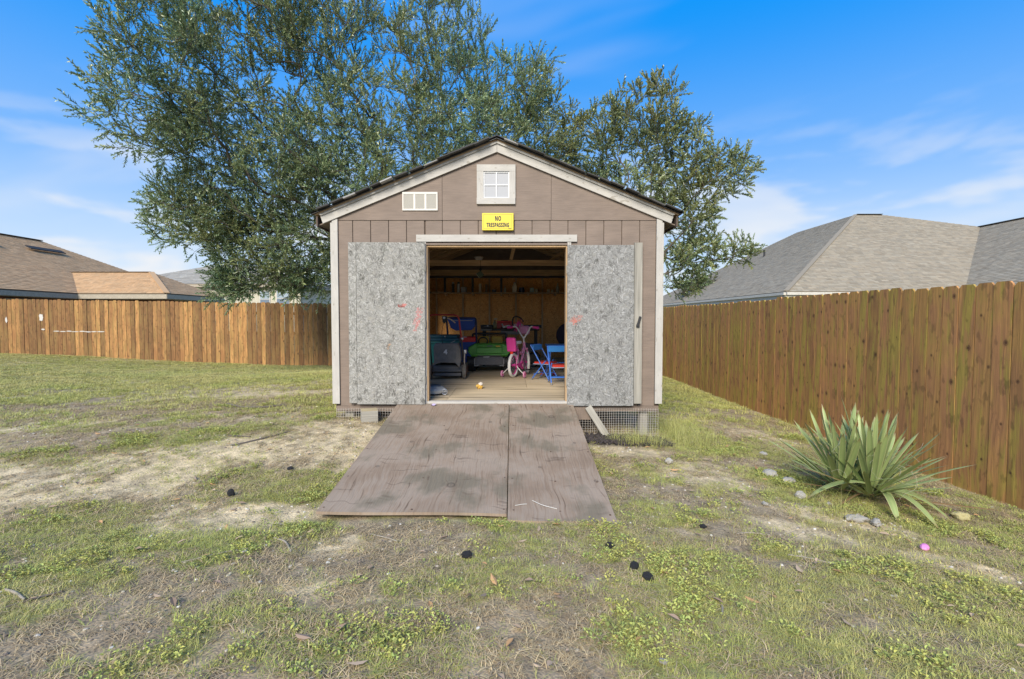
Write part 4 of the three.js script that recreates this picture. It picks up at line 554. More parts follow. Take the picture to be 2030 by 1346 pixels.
growTree({ name: 'oak_tree', seed: 611, label: 'large dark green oak standing behind the left side of the shed', base: [-2.5, -0.05, -13.2], girth: 0.24, clear: 1.7, forkY: 2.7, rise: 0.28, tips: 3100, endTwigs: 4, sideTwigs: 2, twig: [0.30, 0.060, 0.023, 17],
  trunk: [[-2.45, 1.2, -13.15], [-2.4, 2.3, -13.0]],
  limbs: [[[-2.3, 3.0, -12.9], [-1.9, 4.6, -12.6], [-1.8, 6.4, -12.5], [-1.6, 8.4, -12.4]], [[-3.2, 3.0, -12.6], [-4.6, 4.6, -12.0], [-6.4, 6.6, -11.0], [-7.6, 7.6, -10.2]], [[-3.0, 3.4, -12.9], [-4.0, 5.4, -12.8], [-4.8, 7.6, -12.6], [-5.2, 9.3, -12.6]], [[-3.2, 2.7, -12.4], [-4.6, 3.4, -11.8], [-6.2, 4.4, -11.2], [-7.6, 5.2, -10.6]], [[-1.7, 3.2, -12.6], [-0.7, 4.8, -12.2], [0.3, 6.2, -12.0]], [[-3.0, 4.4, -13.2], [-3.2, 6.2, -13.6], [-3.1, 8.8, -13.4]], [[-3.4, 3.0, -12.4], [-5.0, 3.3, -12.0], [-6.0, 2.7, -11.9]]],
  crown: [[-6.6, 6.55, -9.6, 1.15, 1.05, 1.2, 75], [-6.9, 5.3, -9.8, 1.15, 0.95, 1.2, 62], [-6.0, 8.0, -11.3, 2.1, 1.7, 1.5, 175], [-4.4, 8.2, -12.0, 1.5, 1.9, 1.6, 150], [-1.8, 7.75, -12.4, 1.35, 1.75, 1.5, 140], [0.15, 6.5, -12.2, 1.15, 1.0, 1.3, 85], [0.95, 5.2, -12.4, 0.8, 0.75, 0.9, 40], [-5.9, 4.9, -11.6, 2.3, 1.75, 1.9, 290], [-3.2, 5.1, -12.0, 2.3, 2.0, 1.8, 300], [-0.75, 5.5, -12.2, 1.5, 1.25, 1.4, 120], [-6.9, 3.6, -11.2, 1.2, 0.95, 1.2, 85], [-5.5, 2.95, -12.0, 1.65, 1.05, 1.4, 170], [-6.6, 2.1, -11.9, 0.55, 0.5, 0.6, 34], [-4.9, 2.2, -12.2, 0.9, 0.45, 0.8, 40]],
  keep: (p) => p.y > 1.55 && !(p.z > -12.0 && p.x > -2.6 && p.y < 3.6) && !(p.z > -10.6 && p.x > -4.4),
  leaf: [leafMat(0.235, 0.30, 0.165), leafMat(0.205, 0.285, 0.175), leafMat(0.28, 0.325, 0.16)] });
growTree({ name: 'oak_tree', seed: 733, label: 'smaller sparse oak behind the right side of the shed', base: [2.9, -0.15, -13.1], girth: 0.13, clear: 1.5, forkY: 2.2, rise: 0.22, tips: 800, endTwigs: 4, sideTwigs: 2, twig: [0.24, 0.056, 0.027, 15],
  trunk: [[2.95, 1.0, -13.1], [3.1, 1.9, -13.0]],
  limbs: [[[3.2, 2.6, -13.0], [3.5, 4.0, -13.0], [3.6, 5.6, -12.9], [3.8, 7.2, -12.9]], [[3.0, 2.8, -12.9], [2.5, 4.4, -12.8], [2.0, 6.2, -12.8]], [[3.5, 2.6, -12.8], [4.4, 3.6, -12.6], [5.3, 4.8, -12.4], [6.0, 5.2, -12.3]], [[3.5, 2.3, -12.8], [4.5, 2.7, -12.6], [5.3, 2.8, -12.5]]],
  crown: [[2.0, 5.8, -12.9, 1.0, 1.1, 1.1, 80], [3.4, 6.3, -12.9, 1.0, 1.2, 1.2, 95], [4.3, 5.2, -12.8, 0.95, 1.1, 1.1, 80], [5.3, 4.9, -12.6, 0.75, 0.65, 0.8, 40], [2.8, 4.4, -12.9, 1.3, 1.1, 1.2, 90], [4.4, 3.9, -12.8, 0.9, 0.8, 0.9, 50], [4.5, 2.9, -12.7, 0.85, 0.6, 0.8, 52], [5.5, 3.0, -12.5, 0.55, 0.28, 0.5, 15], [4.3, 2.2, -12.7, 0.5, 0.32, 0.5, 16]],
  keep: (p) => p.y > 1.75, leaf: [leafMat(0.26, 0.29, 0.135), leafMat(0.22, 0.265, 0.14)] });
growTree({ name: 'small_tree', seed: 877, label: 'bit of a far bush showing over the grey roof', base: [13.6, 0.4, -36.5], girth: 0.09, clear: 0.6, forkY: 1.4, rise: 0.3, tips: 70, endTwigs: 3, sideTwigs: 2, twig: [0.5, 0.13, 0.05, 11], trunk: [[13.6, 1.6, -36.5]], limbs: [[[13.5, 2.6, -36.5], [13.4, 3.6, -36.5]]], crown: [[13.6, 3.4, -36.5, 1.4, 1.3, 1.2, 60]], leaf: [leafMat(0.09, 0.11, 0.045)] });

// ---------------------------------------------------------------- sword-leaved yucca
{
  const y = thing('yucca_plant', 'grey green yucca with sword shaped leaves beside the right fence', 'plant', [2.78, G(2.78, -3.9), -3.9]), r = rng(91);
  const sword = (L, W, arch, r0) => { const pos = [], col = [], idx = [], n = 9; for (let i = 0; i <= n; i++) { const t = i / n, w = W * (0.55 + 1.2 * t) * Math.pow(1 - t, 0.55) * 1.25 + 0.001, yy = L * (t - 0.16 * arch * t * t * t), zz = arch * L * 0.55 * t * t, f = 0.3 * w; for (const [k, c] of [[-1, 1], [-0.72, 0], [0, -0.6], [0.72, 0], [1, 1]]) { pos.push(k * w, yy, zz - f * (1 - Math.abs(k))); const g = 0.9 + 0.25 * (r0 + 0.3 * Math.sin(t * 8 + k)); col.push(...(t > 0.95 ? [0.24, 0.15, 0.07] : c > 0 ? [0.42, 0.41, 0.20] : c < 0 ? [0.27 * g, 0.33 * g, 0.125 * g] : [0.21 * g, 0.275 * g, 0.10 * g])); } if (i < n) for (let k = 0; k < 4; k++) { const a = i * 5 + k; idx.push(a, a + 1, a + 5, a + 1, a + 6, a + 5); } } const g = new THREE.BufferGeometry(); g.setAttribute('position', new THREE.Float32BufferAttribute(pos, 3)); g.setAttribute('color', new THREE.Float32BufferAttribute(col, 3)); g.setAttribute('uv', new THREE.Float32BufferAttribute(new Float32Array(pos.length / 3 * 2), 2)); g.setIndex(idx); g.computeVertexNormals(); return g; };
  const kinds = []; for (let k = 0; k < 10; k++) kinds.push(sword(0.44 + 0.22 * r(), 0.0145 + 0.0075 * r(), 0.02 + 0.2 * r(), r())); const droop = [sword(0.42, 0.026, 1.5, 0.4), sword(0.36, 0.03, 1.7, 0.6)];
  const lm = std({ vertexColors: true, roughness: 0.5, side: THREE.DoubleSide });
  const put = (g, x, h, z, az, tilt, s) => { const m = part('leaf', g, lm, y); m.position.set(x, h, z); m.rotation.set(tilt, az, 0, 'YXZ'); m.scale.setScalar(s); return m; };
  for (const [cx, cz, n] of [[0.0, 0.04, 68], [-0.15, -0.08, 46]]) for (let i = 0; i < n; i++) { const t = i / n, az = i * 2.39996 + r() * 0.4, tilt = mix(0.05, 1.2, Math.pow(t, 0.95)) + (r() - 0.5) * 0.18; put(kinds[i % 10], cx + Math.sin(az) * 0.035, 0.05 + 0.10 * (1 - t), cz + Math.cos(az) * 0.035, az, tilt, mix(0.92, 1.15, r()) * (tilt > 1.0 ? 0.95 : 1)); }
  for (const [az, ti, s, k] of [[0.15, 0.95, 1, 0], [-0.35, 0.9, 0.9, 1], [0.6, 0.95, 0.95, 0], [-1.5, 0.8, 1.25, 0], [1.3, 1.0, 1.1, 1]]) put(droop[k], 0.03, 0.1, 0.1, az, ti, s);
  const dead = std({ color: lin(0.30, 0.19, 0.085), map: grain, roughness: 0.9 }); const dl = part('dead_leaf', sword(0.62, 0.016, 0.0, 0), dead, y, 'dry brown leaf lying on the ground'); dl.position.set(0.22, 0.03, 0.02); dl.rotation.set(1.55, 1.05, 0, 'YXZ'); const dl2 = part('dead_leaf', sword(0.55, 0.015, 0.1, 0), dead, y); dl2.position.set(-0.1, 0.12, 0.05); dl2.rotation.set(1.18, -1.5, 0, 'YXZ');
  for (const [az, ti] of [[2.2, 1.45], [-2.5, 1.4], [0.9, 1.5], [-0.9, 1.48], [-1.9, 1.42]]) { const q = part('dead_leaf', kinds[3], dead, y); q.position.set(-0.05, 0.06, 0); q.rotation.set(ti, az, 0, 'YXZ'); q.scale.set(0.7, 0.8, 0.8); } const fib = []; for (let k = 0; k < 46; k++) { const az = r() * 6.28, d = 0.1 + 0.3 * r(), h = 0.1 + 0.3 * r(), p = []; let a = V(Math.cos(az) * d, h, Math.sin(az) * d + 0.05), v = V(r() - 0.5, r() - 0.2, r() - 0.5).multiplyScalar(0.09); for (let i = 0; i < 5; i++) { p.push(a.clone()); a = a.clone().add(v); v.applyAxisAngle(V(r() - 0.5, r() - 0.5, r() - 0.5).normalize(), 0.9); } fib.push(tube(p, 0.0007, 9, 3)); } part('fibres', fib, std({ color: lin(0.55, 0.52, 0.42), roughness: 0.9 }), y).userData.kind = 'stuff';
}
// ---------------------------------------------------------------- things stored in the shed
const pinkM = std({ color: lin(0.72, 0.06, 0.33), roughness: 0.35 }), pinkPale = std({ color: lin(0.66, 0.27, 0.45), roughness: 0.4 }), whiteM = std({ color: lin(0.75, 0.74, 0.72), roughness: 0.5 }), redM = std({ color: lin(0.66, 0.03, 0.03), roughness: 0.45 }), blueM = std({ color: lin(0.04, 0.15, 0.55), roughness: 0.4 }), navyM = std({ color: lin(0.012, 0.025, 0.09), roughness: 0.7 }), greyFab = std({ color: lin(0.29, 0.28, 0.27), map: speckT, roughness: 0.85 }), yellowM = std({ color: lin(0.85, 0.56, 0.07), roughness: 0.5 }), tanFab = std({ color: lin(0.5, 0.42, 0.3), roughness: 0.8 });
function wheelGeos(R0, w, seg = 28) { const t = new THREE.TorusGeometry(R0 - w / 2, w / 2, 10, seg); return t; }
{ // push mower seen from behind: bag, deck, wheels, handle
  const m = thing('lawn_mower', 'push lawn mower with grey grass bag marked 4 parked inside on the left', 'mower', [-1.01, FY, -7.95], 0.04);
  part('deck', [rbox(0.5, 0.13, 0.6, 0.05, [0, 0.15, -0.16]), rbox(0.44, 0.05, 0.04, 0.015, [0, 0.07, 0.18]), rbox(0.46, 0.025, 0.05, 0.01, [0, 0.125, 0.16])], std({ color: lin(0.15, 0.15, 0.155), roughness: 0.5 }), m);
  part('engine', [new THREE.CylinderGeometry(0.14, 0.15, 0.16, 20).translate(0, 0.3, -0.2), new THREE.CylinderGeometry(0.08, 0.1, 0.07, 16).translate(0, 0.42, -0.2)], M.black, m);
  const bag = part('grass_bag', (() => { const s = [[-0.185, 0.24], [-0.195, 0.5], [-0.175, 0.535], [0.15, 0.535], [0.185, 0.47], [0.20, 0.30], [0.19, 0.20], [0.14, 0.265], [-0.1, 0.27]]; const g = prism(s, 0.26, 0.014); g.translate(0, 0, -0.06); const p = g.attributes.position; for (let i = 0; i < p.count; i++) { p.setZ(i, p.getZ(i) - 0.16 * (p.getY(i) - 0.3) + 0.02 * Math.sin(p.getX(i) * 14)); } g.computeVertexNormals(); return g; })(), greyFab, m);
  const four = prism([[0.012, 0], [0.03, 0], [0.03, 0.018], [0.04, 0.018], [0.04, 0.032], [0.03, 0.032], [0.03, 0.075], [0.012, 0.075], [-0.022, 0.03], [-0.022, 0.018], [0.012, 0.018]], 0.002); four.rotateX(-0.16); four.translate(-0.03, 0.385, 0.208); part('number_four', four, whiteM, bag); const lb = rbox(0.028, 0.07, 0.002, 0.001, [0.155, 0.335, 0.217], [-0.1, 0, 0.3]); part('warning_label', lb, whiteM, bag);
  for (const [x, z, r0] of [[-0.265, 0.14, 0.108], [0.265, 0.14, 0.108], [-0.26, -0.40, 0.1], [0.26, -0.40, 0.1]]) { const w = new THREE.Group(); w.name = 'wheel'; w.position.set(x, r0, z); m.add(w); const ty = new THREE.CylinderGeometry(r0, r0, 0.05, 26).rotateZ(Math.PI / 2), lugs = [ty]; for (let k = 0; k < 26; k++) { const b = new THREE.BoxGeometry(0.05, 0.008, 0.012); b.translate(0, r0 + 0.002, 0); b.rotateX(k / 26 * Math.PI * 2); lugs.push(b); } part('tyre', lugs, std({ color: lin(0.2, 0.185, 0.165), roughness: 0.9 }), w); part('rim', new THREE.CylinderGeometry(r0 * 0.62, r0 * 0.62, 0.058, 18).rotateZ(Math.PI / 2), std({ color: lin(0.18, 0.07, 0.04), roughness: 0.6 }), w); }
  const lower = std({ color: lin(0.05, 0.05, 0.055), roughness: 0.4 }); part('lower_handle', [bar([-0.25, 0.16, 0.02], [-0.25, 0.62, 0.30], 0.012), bar([0.25, 0.16, 0.02], [0.23, 0.62, 0.30], 0.012)], lower, m);
  part('upper_handle', tube([[-0.25, 0.62, 0.30], [-0.26, 0.80, 0.40], [-0.265, 0.93, 0.47], [-0.20, 0.985, 0.50], [0, 0.99, 0.5], [0.15, 0.985, 0.5], [0.20, 0.94, 0.475], [0.215, 0.8, 0.40], [0.23, 0.62, 0.30]], 0.0125, 60, 8), std({ color: lin(0.30, 0.025, 0.02), roughness: 0.4 }), m);
  part('control_plate', prism([[-0.045, 0.97], [0.035, 0.97], [0.038, 0.93], [-0.005, 0.86], [-0.035, 0.88]], 0.02).translate(0, 0, 0.485), M.black, m); part('control_dial', new THREE.CylinderGeometry(0.017, 0.017, 0.006, 16).rotateX(Math.PI / 2).translate(-0.01, 0.945, 0.51), M.steel, m); part('lever', tube([[0.035, 0.94, 0.5], [0.09, 0.92, 0.5], [0.15, 0.87, 0.47]], 0.009, 10, 6), tanFab, m);
  part('clamp_knob', new THREE.SphereGeometry(0.022, 10, 8).translate(0.245, 0.63, 0.32), M.steel, m); part('cable', tube([[-0.02, 0.88, 0.49], [-0.06, 0.7, 0.38], [-0.07, 0.5, 0.1]], 0.004, 14, 5), M.black, m); part('height_bracket', [rbox(0.05, 0.07, 0.05, 0.015, [0.275, 0.42, 0.1]), bar([0.255, 0.16, 0.08], [0.265, 0.40, 0.1], 0.014)], M.steel, m);
}
{ // teal lidded bin
  const b = thing('storage_bin', 'tall teal plastic bin with dark lid behind the mower', 'bin', [-1.20, FY, -8.85]); const tl = std({ color: lin(0.03, 0.20, 0.20), roughness: 0.4 });
  part('tub', [(() => { const g = new THREE.CylinderGeometry(0.40, 0.33, 0.54, 4, 1).rotateY(Math.PI / 4); g.translate(0, 0.27, 0); return g.toNonIndexed(); })(), rbox(0.60, 0.035, 0.60, 0.012, [0, 0.53, 0])], tl, b); b.children[0].geometry.computeVertexNormals();
  const l = part('lid', [rbox(0.62, 0.055, 0.62, 0.02, [0, 0.575, 0]), rbox(0.54, 0.06, 0.54, 0.025, [0, 0.625, 0])], std({ color: lin(0.02, 0.10, 0.14), roughness: 0.4 }), b); part('latch', new THREE.SphereGeometry(0.016, 10, 8).translate(0.06, 0.63, 0.275), M.steel, l); part('handle_rail', tube([[0.0, 0.5, 0.32], [0.1, 0.5, 0.34], [0.24, 0.56, 0.33]], 0.007, 12, 6), M.steel, b);
}
{ // blue folding fabric wagon
  const w = thing('fabric_wagon', 'blue fabric wagon with red band and black handle frame beside the toy car', 'wagon', [-0.87, FY, -9.15]); const bf = std({ color: lin(0.04, 0.10, 0.42), roughness: 0.8 });
  part('tub', (() => { const g = prism([[-0.19, 0.16], [0.17, 0.16], [0.215, 0.52], [-0.23, 0.52]], 0.5, 0.012); g.translate(0, 0, -0.25); return g; })(), bf, w); part('red_band', rbox(0.46, 0.09, 0.54, 0.02, [-0.005, 0.565, 0]), redM, w); part('grip_strap', rbox(0.11, 0.012, 0.02, 0.004, [0.02, 0.612, 0.265]), whiteM, w);
  part('handle_frame', tube([[-0.27, 0.55, 0.15], [-0.275, 0.75, 0.22], [-0.28, 0.91, 0.28], [-0.245, 0.945, 0.29], [0.20, 0.945, 0.29], [0.235, 0.91, 0.28], [0.235, 0.75, 0.22], [0.235, 0.5, 0.15]], 0.017, 60, 8, false, 0.2), navyM, w);
  part('hanging_pocket', (() => { const g = prism([[-0.25, 0.92], [0.215, 0.92], [0.20, 0.80], [0.15, 0.745], [-0.12, 0.735], [-0.2, 0.78]], 0.03, 0.012); const p = g.attributes.position; for (let i = 0; i < p.count; i++) p.setZ(i, p.getZ(i) + 0.26 - (0.93 - p.getY(i)) * 0.3); g.computeVertexNormals(); return g; })(), std({ color: lin(0.03, 0.08, 0.34), roughness: 0.75 }), w); part('zip', rbox(0.38, 0.012, 0.01, 0.003, [-0.01, 0.90, 0.315]), std({ color: lin(0.3, 0.3, 0.33), roughness: 0.5 }), w);
  for (const x of [-0.17, 0.17]) for (const z of [-0.2, 0.2]) part('wheel', new THREE.CylinderGeometry(0.085, 0.085, 0.045, 20).rotateZ(Math.PI / 2).translate(x, 0.085, z), M.rubber, w); part('hub_plate', rbox(0.05, 0.07, 0.012, 0.004, [0.1, 0.21, 0.265]), M.steel, w);
}
{ // ride-on toy car
  const c = thing('toy_car', 'green ride on toy car with yellow seats and black wheels', 'toy car', [-0.40, FY, -9.15]), gm = std({ color: lin(0.16, 0.58, 0.09), roughness: 0.35, map: speckT });
  part('body', (() => { const g = prism([[-0.30, 0.29], [0.30, 0.29], [0.355, 0.36], [0.345, 0.42], [0.25, 0.475], [-0.25, 0.475], [-0.345, 0.42], [-0.355, 0.36]], 0.9, 0.022); g.translate(0, 0, -0.62); return g; })(), gm, c);
  part('hood', [rbox(0.47, 0.045, 0.05, 0.02, [0, 0.455, 0.30]), rbox(0.46, 0.1, 0.03, 0.014, [0, 0.375, 0.315]), rbox(0.62, 0.028, 0.03, 0.012, [0, 0.305, 0.318])], gm, c); part('hood_scoop', rbox(0.1, 0.018, 0.012, 0.005, [0.01, 0.455, 0.33]), M.plasticGrey, c); part('badge', rbox(0.075, 0.022, 0.006, 0.003, [0.155, 0.452, 0.33]), yellowM, c);
  for (const x of [-0.315, 0.315]) part('headlight', rbox(0.06, 0.035, 0.03, 0.012, [x, 0.395, 0.285]), std({ color: lin(0.4, 0.45, 0.35), roughness: 0.2 }), c);
  const bmp = part('bumper', [rbox(0.5, 0.15, 0.1, 0.02, [0, 0.19, 0.25]), rbox(0.42, 0.03, 0.06, 0.01, [0, 0.285, 0.28])], M.plasticGrey, c); part('plate', rbox(0.11, 0.025, 0.01, 0.004, [-0.05, 0.262, 0.312]), std({ color: lin(0.35, 0.35, 0.36), roughness: 0.4 }), bmp); for (const x of [-0.255, 0.255]) part('tow_bracket', [rbox(0.022, 0.14, 0.022, 0.006, [x, 0.17, 0.315]), rbox(0.08, 0.02, 0.022, 0.006, [x * 0.86, 0.11, 0.315])], std({ color: lin(0.3, 0.3, 0.31), roughness: 0.45 }), bmp);
  for (const x of [-0.125, 0.125]) { const s = part('seat', [rbox(0.2, 0.22, 0.05, 0.04, [x, 0.5, -0.12], [-0.15, 0, 0]), rbox(0.2, 0.05, 0.24, 0.02, [x, 0.42, 0.0])], yellowM, c); part('seat_mesh', (() => { const g = []; for (let a = -4; a <= 4; a++) for (let b = 0; b < 5; b++) g.push(new THREE.CylinderGeometry(0.005, 0.005, 0.004, 6).rotateX(Math.PI / 2).translate(x + a * 0.02 + (b % 2) * 0.01, 0.515 + b * 0.019, -0.09 - b * 0.003)); return g; })(), M.black, s); }
  part('roll_bar', tube([[-0.32, 0.45, -0.02], [-0.315, 0.60, -0.04], [-0.29, 0.66, -0.05], [0.27, 0.66, -0.05], [0.295, 0.60, -0.04], [0.3, 0.45, -0.02]], 0.02, 50, 8, false, 0.2), M.black, c); part('rear_screen', (() => { const g = []; for (let x = -0.28; x < 0.28; x += 0.028) g.push(bar([x, 0.47, -0.5], [x + 0.02, 0.655, -0.42], 0.003, 0.003, 4)); for (let y = 0.48; y < 0.66; y += 0.028) g.push(bar([-0.29, y, -0.5 + (y - 0.47) * 0.4], [0.29, y, -0.5 + (y - 0.47) * 0.4], 0.003, 0.003, 4)); return g; })(), M.black, c); part('steering_wheel', new THREE.TorusGeometry(0.08, 0.012, 8, 20).rotateX(-0.6).translate(-0.12, 0.53, 0.12), M.black, c);
  for (const [x, z] of [[-0.32, 0.16], [0.32, 0.16], [-0.32, -0.45], [0.32, -0.45]]) { const w = new THREE.Group(); w.name = 'wheel'; w.position.set(x, 0.16, z); c.add(w); const p = [new THREE.CylinderGeometry(0.15, 0.15, 0.15, 24).rotateZ(Math.PI / 2)]; for (let k = 0; k < 14; k++) for (const s of [-1, 1]) { const b = rbox(0.06, 0.024, 0.03, 0.006); b.rotateY(s * 0.4); b.translate(s * 0.04, 0.15, 0); b.rotateX((k + (s > 0 ? 0.5 : 0)) / 14 * Math.PI * 2); p.push(b); } part('tyre', p, std({ color: lin(0.03, 0.03, 0.032), roughness: 0.45 }), w); part('hub', new THREE.CylinderGeometry(0.08, 0.08, 0.16, 16).rotateZ(Math.PI / 2), M.plasticGrey, w); }
}
{ // child's bicycle, local x forward
  const b = thing('childs_bicycle', 'pink child\'s bicycle with white tyres and training wheels', 'bicycle', [0.02, FY, -7.98], Math.PI / 2 - 0.38); b.rotation.order = 'YXZ';
  const R0 = 0.197, wb = 0.64;
  const wheel = (name, x, steer) => { const w = new THREE.Group(); w.name = name; w.position.set(x, R0, 0); w.rotation.y = steer; b.add(w); part('tyre', new THREE.TorusGeometry(R0 - 0.024, 0.024, 12, 44), whiteM, w); part('rim', [new THREE.TorusGeometry(R0 - 0.053, 0.011, 8, 40), new THREE.CylinderGeometry(0.02, 0.02, 0.06, 14).rotateX(Math.PI / 2)], pinkM, w); const sp = []; for (let k = 0; k < 20; k++) { const a = k / 20 * 6.283; sp.push(bar([Math.cos(a + 0.3) * 0.018, Math.sin(a + 0.3) * 0.018, k % 2 ? 0.02 : -0.02], [Math.cos(a) * (R0 - 0.055), Math.sin(a) * (R0 - 0.055), 0], 0.0016, 0.0016, 4)); } part('spokes', sp, M.steel, w).userData.kind = 'stuff'; return w; };
  wheel('rear_wheel', 0, 0); const fw = wheel('front_wheel', wb, 0.5);
  const hd = V(wb - 0.13, 0.52, 0); part('frame', [tube([[0.26, 0.40, 0], [0.38, 0.36, 0], [wb - 0.14, 0.50, 0]], 0.019, 16, 10), tube([[0.24, 0.18, 0], [0.36, 0.24, 0], [wb - 0.13, 0.44, 0]], 0.02, 16, 10), bar([0.24, 0.17, 0], [0.17, 0.50, 0], 0.017), bar([0, R0, 0.05], [0.24, 0.18, 0.025], 0.01), bar([0, R0, -0.05], [0.24, 0.18, -0.025], 0.01), bar([0, R0, 0.05], [0.19, 0.43, 0.02], 0.01), bar([0, R0, -0.05], [0.19, 0.43, -0.02], 0.01), bar([wb - 0.12, 0.42, 0], [wb - 0.15, 0.54, 0], 0.024)], pinkPale, b);
  part('fork', [bar([wb - 0.12, 0.43, 0.035], [wb, R0, 0.045], 0.011), bar([wb - 0.12, 0.43, -0.035], [wb, R0, -0.045], 0.011), rbox(0.04, 0.03, 0.11, 0.01, [wb - 0.115, 0.43, 0])], pinkPale, b);
  part('handlebar', [bar([wb - 0.15, 0.54, 0], [wb - 0.18, 0.62, 0], 0.014), tube([[wb - 0.30, 0.79, 0.26], [wb - 0.26, 0.80, 0.16], [wb - 0.2, 0.72, 0.09], [wb - 0.18, 0.62, 0], [wb - 0.14, 0.72, -0.09], [wb - 0.12, 0.80, -0.16], [wb - 0.12, 0.79, -0.26]], 0.012, 50, 8)], whiteM, b);
  for (const [p, q] of [[[wb - 0.29, 0.795, 0.21], [wb - 0.33, 0.785, 0.31]], [[wb - 0.12, 0.795, -0.21], [wb - 0.12, 0.785, -0.31]]]) part('grip', bar(p, q, 0.02, 0.022), pinkM, b);
  part('handlebar_bag', (() => { const g = rbox(0.13, 0.15, 0.17, 0.04, [wb - 0.02, 0.74, -0.04]); return g; })(), pinkPale, b); const st = []; const r = rng(8); for (let k = 0; k < 16; k++) st.push(tube([[wb - 0.02, 0.80, -0.1], [wb + 0.03 * r(), 0.85 + 0.04 * r(), -0.14 - 0.05 * r()], [wb + 0.08 * (r() - 0.3), 0.70 + 0.1 * r(), -0.17 - 0.07 * r()]], 0.0045, 8, 4)); part('streamers', st, pinkM, b);
  part('saddle', [rbox(0.21, 0.05, 0.12, 0.024, [0.13, 0.55, 0]), bar([0.17, 0.48, 0], [0.16, 0.54, 0], 0.012)], whiteM, b); part('doll_seat', [rbox(0.06, 0.22, 0.16, 0.03, [-0.08, 0.53, 0.0], [0, 0, 0.2]), rbox(0.15, 0.05, 0.15, 0.022, [-0.02, 0.44, 0])], pinkM, b); part('tail_reflector', rbox(0.012, 0.045, 0.05, 0.005, [-0.07, 0.40, 0]), std({ color: lin(0.7, 0.05, 0.02), roughness: 0.25 }), b);
  const heart = new THREE.Shape(); heart.moveTo(0, -0.03); heart.bezierCurveTo(0.05, 0.005, 0.03, 0.045, 0, 0.02); heart.bezierCurveTo(-0.03, 0.045, -0.05, 0.005, 0, -0.03);
  const cg = part('chain_guard', [rbox(0.3, 0.06, 0.014, 0.006, [0.12, 0.19, 0.06]), new THREE.CylinderGeometry(0.07, 0.07, 0.014, 24).rotateX(Math.PI / 2).translate(0.25, 0.18, 0.06)], pinkM, b); part('heart', new THREE.ExtrudeGeometry(heart, { depth: 0.004, bevelEnabled: false }).translate(0.25, 0.18, 0.067), std({ color: lin(0.85, 0.35, 0.5), roughness: 0.4 }), cg);
  part('crank', [bar([0.25, 0.18, 0.075], [0.33, 0.10, 0.075], 0.008), bar([0.25, 0.18, -0.06], [0.17, 0.26, -0.06], 0.008)], M.steel, b); part('pedal', rbox(0.07, 0.02, 0.07, 0.006, [0.33, 0.10, 0.12]), M.black, b); part('pedal', rbox(0.07, 0.02, 0.07, 0.006, [0.17, 0.26, -0.105]), M.black, b);
  for (const s of [-1, 1]) { const t = new THREE.Group(); t.name = 'training_wheel'; t.position.set(0.0, 0.055, s * 0.19); b.add(t); part('tyre', new THREE.TorusGeometry(0.04, 0.015, 8, 22), pinkPale, t); part('disc', new THREE.CylinderGeometry(0.032, 0.032, 0.02, 16).rotateX(Math.PI / 2), pinkM, t); part('stay', tube([[0, 0, -s * 0.005], [0, 0.02, -s * 0.03], [0, 0.1, -s * 0.11], [0, 0.14, -s * 0.13]], 0.008, 14, 6), whiteM, t); }
}
